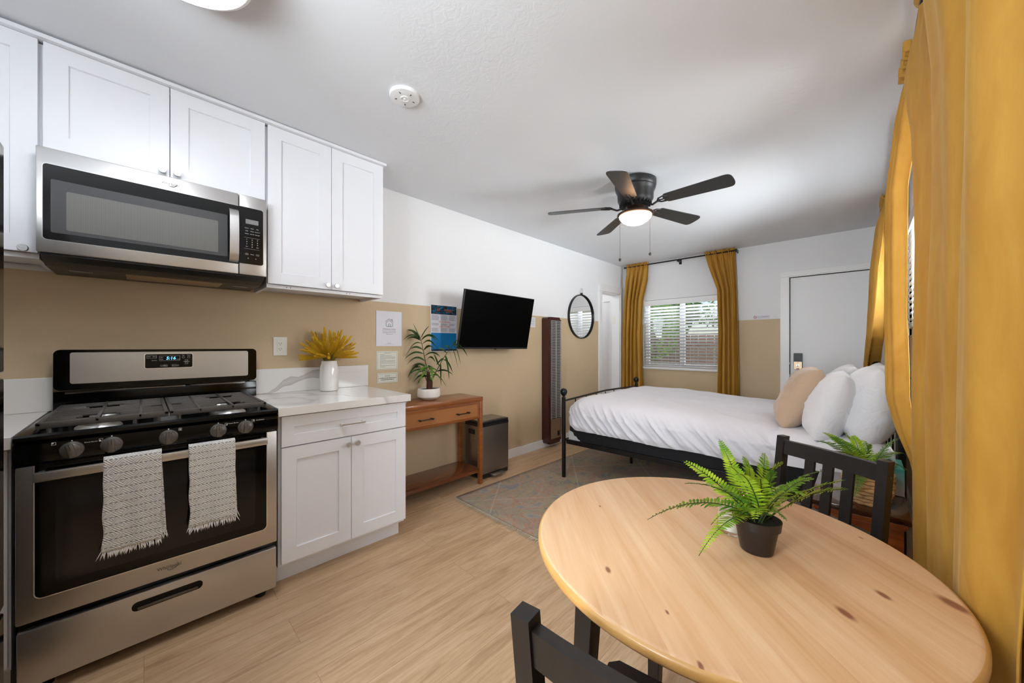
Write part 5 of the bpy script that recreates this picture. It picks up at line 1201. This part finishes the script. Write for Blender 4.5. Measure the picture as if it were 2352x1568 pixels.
t1 = tdist(BC); b1_ = BC+Vector((0, 0, .125))
for i, (a, b, c_, lf, nl) in enumerate([(1889, 992, .05, .05, 26), (1870, 1012, -.02, .07, 26), (1938, 990, .08, .04, 20), (2070, 1005, .0, .07, 26), (2078, 1042, .02, .07, 22), (2062, 1085, .1, .09, 20), (2096, 1092, -.02, .1, 22), (1962, 1148, -.09, .09, 20), (1915, 1040, -.05, .07, 22), (2000, 1020, .0, .05, 20), (2035, 1030, .1, .06, 20), (1905, 1002, .02, .06, 24), (1958, 1000, .0, .05, 22), (2050, 1060, -.04, .06, 22), (1945, 1050, .1, .08, 20), (2010, 1090, -.1, .09, 18), (1980, 1010, .12, .05, 20)]):
    frond(t, b1_+Vector((.012*cos(i*2.4), .012*sin(i*2.4), 0)), ray(a, b, t1+c_), lf, .034, nl, 'fern_leaf_dark' if i % 2 else 'fern_leaf', 50+i)
# glass with candle on the table
GC = Vector((-.243, 1.062, TZ+.0005))
t = thing('candle_glass', 'clear glass tumbler with a cream candle behind the potted fern', 'candle', GC)
MB().lathe([(0, 0), (.032, 0), (.035, .003), (.036, .075), (.0345, .075), (.0335, .009), (0, .009)], GC, n=40).build('glass', 'clear_glass', t)
MB().lathe([(0, .0095), (.0325, .0095), (.0332, .052), (0, .052)], GC, n=36).build('candle', 'candle_wax', t)
# ---------------- dining table ----------------
TC = Vector((-.277, .985, 0)); TR = .424
t = thing('dining_table', 'round pine dining table with black legs in the right foreground', 'table', TC)
MB().lathe([(0, TZ-.001), (TR-.008, TZ-.001), (TR-.004, TZ-.0015), (TR-.006, TZ-.004)], TC, n=128).lathe([(0, TZ), (TR-.007, TZ)], TC, n=128)
mb = MB(); mb.lathe([(0, TZ-.026), (TR-.010, TZ-.026), (TR-.004, TZ-.024), (TR, TZ-.018), (TR, TZ-.009), (TR-.003, TZ-.004), (TR-.006, TZ-.0025)], TC, n=128, caps=False); mb.build('table_edge', 'pine_edge', t, angle=60)
mb = MB(); mb.lathe([(TR-.006, TZ-.0025), (TR-.0085, TZ-.0008), (TR-.011, TZ), (0, TZ)], TC, n=128, caps=False); mb.build('tabletop', 'pine_top', t, angle=60)
mb = MB()
for k in range(4):
    a = radians(225+k*90); a2 = radians(315+k*90); r_ = .27; p = TC+Vector((r_*cos(a), r_*sin(a), 0)); q = TC+Vector((r_*cos(a2), r_*sin(a2), 0)); d = (q-p); mid = (p+q)/2
    mb.box(-d.length/2, d.length/2, -.01, .01, TZ-.086, TZ-.0265, mat=Matrix.Translation(mid) @ Matrix.Rotation(math.atan2(d.y, d.x), 4, 'Z'))
mb.build('apron', 'black_wood', t, smooth=False)
for k in range(4):
    a = radians(225+k*90); mb = MB(); c1 = TC+Vector((.292*cos(a), .292*sin(a), TZ-.0265)); c0 = TC+Vector((.335*cos(a), .335*sin(a), 0)); R_ = Matrix.Rotation(a+pi/4, 3, 'Z')
    vs = []
    for c_, hw in ((c0, .017), (c1, .026)):
        vs.append([mb.bm.verts.new(c_+R_@Vector((sx_*hw, sy_*hw, 0))) for sx_, sy_ in ((-1, -1), (1, -1), (1, 1), (-1, 1))])
    for i in range(4): mb.bm.faces.new((vs[0][i], vs[0][(i+1) % 4], vs[1][(i+1) % 4], vs[1][i]))
    mb.bm.faces.new(vs[0][::-1]); mb.bm.faces.new(vs[1]); bmesh.ops.bevel(mb.bm, geom=mb.bm.edges[:], offset=.002, segments=1, affect='EDGES'); mb.build('leg', 'black_wood', t, smooth=False)
# ---------------- chairs ----------------
def chair(label, c, rz):
    """local: +y is the way the chair faces, origin under the middle of the backrest top"""
    t = thing('dining_chair', label, 'chair', (c[0], c[1], 0), rz, 'black wooden dining chairs'); B = ROOTM[t.name]
    hw = .182; hs = .016
    def postx(sx_):
        mb = MB(); path = [(0.02, 0), (.048, .40), (.045, .46), (.0, .82)]
        rows = []
        for y, z in path: rows.append([mb.bm.verts.new(B@Vector((sx_*hw+a*hs, y+b*.0165, z))) for a, b in ((-1, -1), (1, -1), (1, 1), (-1, 1))])
        for r0, r1 in zip(rows, rows[1:]):
            for i in range(4): mb.bm.faces.new((r0[i], r0[(i+1) % 4], r1[(i+1) % 4], r1[i]))
        mb.bm.faces.new(rows[0][::-1]); mb.bm.faces.new(rows[-1]); bmesh.ops.bevel(mb.bm, geom=[e for e in mb.bm.edges if e.calc_face_angle(0) > .5], offset=.0028, segments=2, affect='EDGES'); o = mb.build('rear_post', 'black_wood', t)
        mb = MB(); mb.cone(B@Vector((sx_*(hw+hs), .004, .765)), B@Vector((sx_*(hw+hs+.0008), .004, .765)), .004, n=10); mb.build('bolt_hole', 'steel_dark', o); return o
    postx(-1); postx(1)
    ysl = lambda z: .045*(.82-z)/.36
    def rail(z0, z1, nm, th=.011):
        mb = MB(); rows = []
        for i in range(9):
            a = -1+i/4; x = a*(hw-.012); bow = -.012*(1-a*a)
            rows.append([mb.bm.verts.new(B@Vector((x, ysl(z)+bow+q, z))) for z, q in ((z0, -th), (z0, th), (z1, th), (z1, -th))])
        for r0, r1 in zip(rows, rows[1:]):
            for i in range(4): mb.bm.faces.new((r0[i], r0[(i+1) % 4], r1[(i+1) % 4], r1[i]))
        mb.bm.faces.new(rows[0][::-1]); mb.bm.faces.new(rows[-1]); bmesh.ops.bevel(mb.bm, geom=[e for e in mb.bm.edges if e.calc_face_angle(0) > .6], offset=.002, segments=2, affect='EDGES'); mb.build(nm, 'black_wood', t)
    rail(.745, .803, 'top_rail'); rail(.52, .555, 'lower_rail')
    for s_ in (-.195, 0, .185):
        mb = MB(); x = s_*2*hw; bow = -.011*(1-(s_*2)**2); vs = []
        for z in (.55, .75): vs.append([mb.bm.verts.new(B@Vector((x+a*.018, ysl(z)+bow+b*.006, z))) for a, b in ((-1, -1), (1, -1), (1, 1), (-1, 1))])
        for i in range(4): mb.bm.faces.new((vs[0][i], vs[0][(i+1) % 4], vs[1][(i+1) % 4], vs[1][i]))
        mb.bm.faces.new(vs[0][::-1]); mb.bm.faces.new(vs[1]); mb.build('slat', 'black_wood', t, smooth=False)
    mb = MB(); mb.prism([(-.19, .035), (.19, .035), (.205, .2), (.205, .405), (.185, .425), (-.185, .425), (-.205, .405), (-.205, .2)], lambda a, b, d: B@Vector((a, b, .425+d)), .018)
    bmesh.ops.bevel(mb.bm, geom=[e for e in mb.bm.edges if e.calc_face_angle(0) > .6], offset=.005, segments=2, affect='EDGES'); mb.build('seat', 'black_wood', t)
    mb = MB()
    for bx_ in ((-.165, .165, .375, .393), (-.165, .165, .05, .068), (-.178, -.162, .06, .38), (.162, .178, .06, .38)): mb.box(*bx_, .37, .4248, mat=B)
    mb.build('seat_frame', 'black_wood', t, smooth=False)
    for sx_ in (-1, 1): mb = MB(); mb.box(sx_*.172-.016, sx_*.172+.016, .368, .400, 0, .4245, .003, mat=B); mb.build('front_leg', 'black_wood', t, smooth=False)
    mb = MB()
    for sx_ in (-1, 1): mb.box(sx_*.175-.007, sx_*.175+.007, .05, .38, .16, .185, mat=B)
    mb.box(-.17, .17, .22, .234, .163, .182, mat=B); mb.build('stretcher', 'black_wood', t, smooth=False)
    return t
chair('black slatted wooden chair behind the round table, beside the nightstand', (-.1025, 1.909), radians(-30.7+180))
chair('black wooden chair back cut off by the bottom edge, in front of the round table', (-.188, .432), radians(8.5))

# ---------------- curtains ----------------
def interp(tab, z):
    for a, b in zip(tab, tab[1:]):
        if b[0] <= z <= a[0] or a[0] <= z <= b[0]:
            k = (z-a[0])/(b[0]-a[0]) if b[0] != a[0] else 0; return [p+(q-p)*k for p, q in zip(a[1:], b[1:])]
    return list(tab[0][1:]) if abs(z-tab[0][0]) < abs(z-tab[-1][0]) else list(tab[-1][1:])
def curtain(name, label, tab, M4, ztop, zbot, nf, rodz, group, seed, amp=.03, ruffle=True, lim=None):
    """tab rows: (z, s0, s1, offset-out, fold amplitude); M4 maps (s, out, z) to the world"""
    t = thing(name, label, 'curtain', M4@Vector(((tab[0][1]+tab[0][2])/2, tab[0][3], zbot)), group=group)
    rr_ = random.Random(seed); ph = [rr_.uniform(0, 6.28) for _ in range(8)]; wv_ = [rr_.uniform(-.3, .3) for _ in range(6)]
    def f(u, v):
        v = 1-(1-v)**1.7; z = zbot+(ztop-zbot)*v; s0, s1, off, am = interp(tab, z)
        uu = u+.035*sin(2*pi*u*1.3+ph[0]+z*.5)*sin(pi*u)+.012*sin(2*pi*u*2+ph[0]+z*.9)+.01*sin(z*2.3+ph[3])*sin(pi*u); s_ = s0+(s1-s0)*min(1, max(0, uu if 0 < u < 1 else u))
        w1 = sin(2*pi*nf*uu+ph[1]+.35*sin(z*1.4+ph[2])); w1 = (abs(w1)**.75)*(1 if w1 > 0 else -1)
        w2 = sin(2*pi*nf*2.3*uu+ph[4]+.5*sin(z*1.1)); hd = min(1, max(0, (ztop-z)/.25))
        dz = am*(w1*(.35+.65*hd)+w2*.28)
        hk = min(1, max(0, (z-rodz+.09)/.06))
        if hk > 0: dz = dz*(1-.6*hk)+hk*.007*sin(2*pi*nf*3.6*uu+ph[5])
        if z > rodz+.012: dz += .014+(.012 if ruffle else 0)*sin(2*pi*nf*2.4*uu+ph[6])
        cr_ = .0035*noise.noise(Vector((s_*7+seed, z*2.2, seed)))+.006*noise.noise(Vector((s_*3, z*1.1, seed*3)))
        oo = off+dz+cr_
        if lim: oo = min(oo, lim(s_, z)+.15*cr_)
        return M4 @ Vector((s_, oo, z+(.006*sin(2*pi*nf*3.6*uu) if z > rodz+.02 else 0)))
    mb = MB(); mb.grid(f, int(34*nf)+20, 90); o = mb.build('curtain_panel', 'curtain', t, angle=180, recalc=False); md = o.modifiers.new('s', 'SOLIDIFY'); md.thickness = .003; md.offset = 0
    return t
MBk = Matrix(((1, 0, 0, 0), (0, -1, 0, YB), (0, 0, 1, 0), (0, 0, 0, 1)))          # s = X, out = -Y
MRt = Matrix(((0, -1, 0, XR), (1, 0, 0, 0), (0, 0, 1, 0), (0, 0, 0, 1)))          # s = Y, out = -X
curtain('curtain', 'mustard curtain left of the back window', [(2.46, -2.635, -2.29, .10, .016), (2.2, -2.66, -2.31, .10, .03), (1.9, -2.675, -2.385, .10, .032), (1.4, -2.70, -2.405, .10, .032), (.8, -2.715, -2.39, .10, .035), (.02, -2.72, -2.37, .10, .035)], MBk, 2.462, .02, 5, 2.425, 'mustard curtains', 1)
curtain('curtain', 'mustard curtain right of the back window, gathered narrower below its heading', [(2.46, -1.53, -1.175, .10, .016), (2.25, -1.475, -1.17, .10, .03), (1.95, -1.375, -1.155, .10, .03), (1.4, -1.36, -1.14, .10, .032), (.8, -1.37, -1.13, .10, .032), (.02, -1.38, -1.12, .10, .035)], MBk, 2.462, .02, 4, 2.425, 'mustard curtains', 2)
r = thing('curtain_rod', 'black curtain rod across the top of the back wall', 'curtain rod', (-1.9, 5.24, 2.425))
MB().tube([(-2.66, 5.24, 2.425), (-1.165, 5.24, 2.425)], .0095, 10).build('rod', 'black_metal', r)
for xx in (-1.868,): mb = MB(); mb.box(xx-.012, xx+.012, 5.235, 5.338, 2.40, 2.42, .002); mb.box(xx-.016, xx+.016, 5.325, 5.3395, 2.375, 2.44, .002); mb.box(xx-.012, xx+.012, 5.226, 5.254, 2.40, 2.418, .002); mb.build('rod_bracket', 'black_metal', r, smooth=False)
mb = MB(); mb.cone((-1.165, 5.24, 2.425), (-1.150, 5.24, 2.425), .014, n=14); mb.cone((-2.66, 5.24, 2.425), (-2.675, 5.24, 2.425), .014, n=14); mb.build('end_cap', 'black_metal', r)
mb = MB(); mb.box(-1.165, -1.155, 5.24, 5.3395, 2.405, 2.445, .002); mb.build('rod_bracket', 'black_metal', r, smooth=False)
# right wall: near pair and far panel
def tlim(y, z):
    d = TR**2-(y-TC.y)**2
    if z > 1.15: return 9
    return XR-(TC.x+max(0, d)**.5)-.008+max(0, z-.76)*.25+(.0 if d > 0 else .2)+max(0, abs(y-TC.y)-.3)*.0
curtain('curtain', 'large mustard velvet curtain filling the right edge of the picture', [(2.46, .80, 1.90, .100, .012), (2.36, .795, 1.97, .103, .02), (2.24, .79, 2.05, .105, .027), (2.0, .80, 1.98, .092, .026), (1.6, .84, 1.93, .090, .026), (1.1, .88, 1.93, .095, .026), (.75, .935, 1.90, .098, .022), (.5, .96, 1.88, .098, .022), (.02, .97, 1.88, .098, .022)], MRt, 2.455, .02, 2.6, 2.41, 'mustard curtains', 14, ruffle=False, lim=tlim)
curtain('curtain', 'mustard curtain bunched behind the large one, its ruffled heading at the ceiling', [(2.46, 2.16, 2.42, .105, .014), (2.2, 2.17, 2.46, .120, .026), (1.9, 2.255, 2.50, .150, .024), (1.35, 2.25, 2.50, .152, .024), (1.0, 2.15, 2.47, .150, .024), (.86, 2.13, 2.44, .125, .020), (.74, 2.12, 2.40, .092, .016), (.56, 2.12, 2.38, .068, .012), (.02, 2.12, 2.36, .062, .01)], MRt, 2.455, .02, 3.4, 2.41, 'mustard curtains', 5)
curtain('curtain', 'mustard curtain hanging beside the head of the bed near the back door', [(2.46, 4.20, 4.62, .12, .014), (2.2, 4.05, 4.72, .145, .03), (1.8, 3.9, 4.82, .175, .035), (1.3, 3.9, 4.88, .19, .04), (1.05, 4.38, 4.9, .205, .04), (.6, 4.42, 4.9, .2, .035), (.02, 4.42, 4.9, .2, .03)], MRt, 2.448, .02, 4, 2.40, 'mustard curtains', 8)
r = thing('curtain_rod', 'black curtain rod at the top right holding the two large near curtains', 'curtain rod', (.145, 1.6, 2.41))
MB().tube([(.145, .75, 2.41), (.145, 2.5, 2.41)], .0095, 10).build('rod', 'black_metal', r)
mb = MB()
for yy in (1.62, 2.47): mb.box(.14, .2495, yy-.01, yy+.01, 2.392, 2.404, .001); mb.box(.238, .2495, yy-.014, yy+.014, 2.36, 2.44, .001)
mb.build('rod_bracket', 'black_metal', r, smooth=False)
r = thing('curtain_rod', 'end of a black curtain rod high in the far right corner', 'curtain rod', (.13, 4.6, 2.40))
MB().tube([(.13, 2.9, 2.40), (.13, 5.12, 2.40)], .0095, 10).build('rod', 'black_metal', r)
mb = MB()
for yy in (2.95, 5.08): mb.box(.125, .2495, yy-.01, yy+.01, 2.382, 2.394, .001)
mb.cone((.13, 5.12, 2.40), (.13, 5.135, 2.40), .014, n=12); mb.build('rod_bracket', 'black_metal', r, smooth=False)
# ---------------- blinds ----------------
def blind(label, x0, x1, z0, z1, M4, tilt, name='window_blind'):
    t = thing(name, label, 'blind', M4@Vector(((x0+x1)/2, .03, z0)))
    mb = MB(); mb.box(x0, x1, .006, .056, z1-.05, z1, .002, mat=M4); mb.box(x0, x1, .056, .066, z1-.075, z1+.004, .002, mat=M4); mb.build('head_rail', 'white_gloss', t, smooth=False)
    n_ = int((z1-.06-z0-.05)/.0445); mb = MB()
    zs = [z0+.062+i*.0445 for i in range(n_)]
    for z in zs: mb.box(x0+.004, x1-.004, -.0245, .0245, -.0014, .0014, mat=M4 @ Matrix.Translation((0, .031, z)) @ Matrix.Rotation(radians(tilt), 4, 'X'))
    mb.build('slats', 'white_gloss', t, smooth=False)
    mb = MB()
    for k in range(4): mb.box(x0+.004, x1-.004, .008, .054, z0+.012+k*.0085, z0+.0155+k*.0085, mat=M4)
    mb.box(x0+.002, x1-.002, .004, .058, z0, z0+.011, .002, mat=M4); mb.build('bottom_rail', 'white_gloss', t, smooth=False)
    mb = MB()
    for u in (.12, .38, .64, .88):
        x = x0+(x1-x0)*u
        for y in (.006, .057): mb.tube([M4@Vector((x, y, z0+.005)), M4@Vector((x, y, z1-.04))], .0009, 4)
    mb.build('ladder_cord', 'cord', t)
blind('white slatted blind over the back window between two mustard curtains', -2.402, -1.30, .912, 1.888, Matrix(((1, 0, 0, 0), (0, -1, 0, YB-.005+.04), (0, 0, 1, 0), (0, 0, 0, 1))), 27)
blind('white slatted blind over the right wall window, a bright strip beside the large curtain', 2.96, 4.14, 1.35, 2.14, Matrix(((0, -1, 0, XR+.045), (1, 0, 0, 0), (0, 0, 1, 0), (0, 0, 0, 1))), 20)
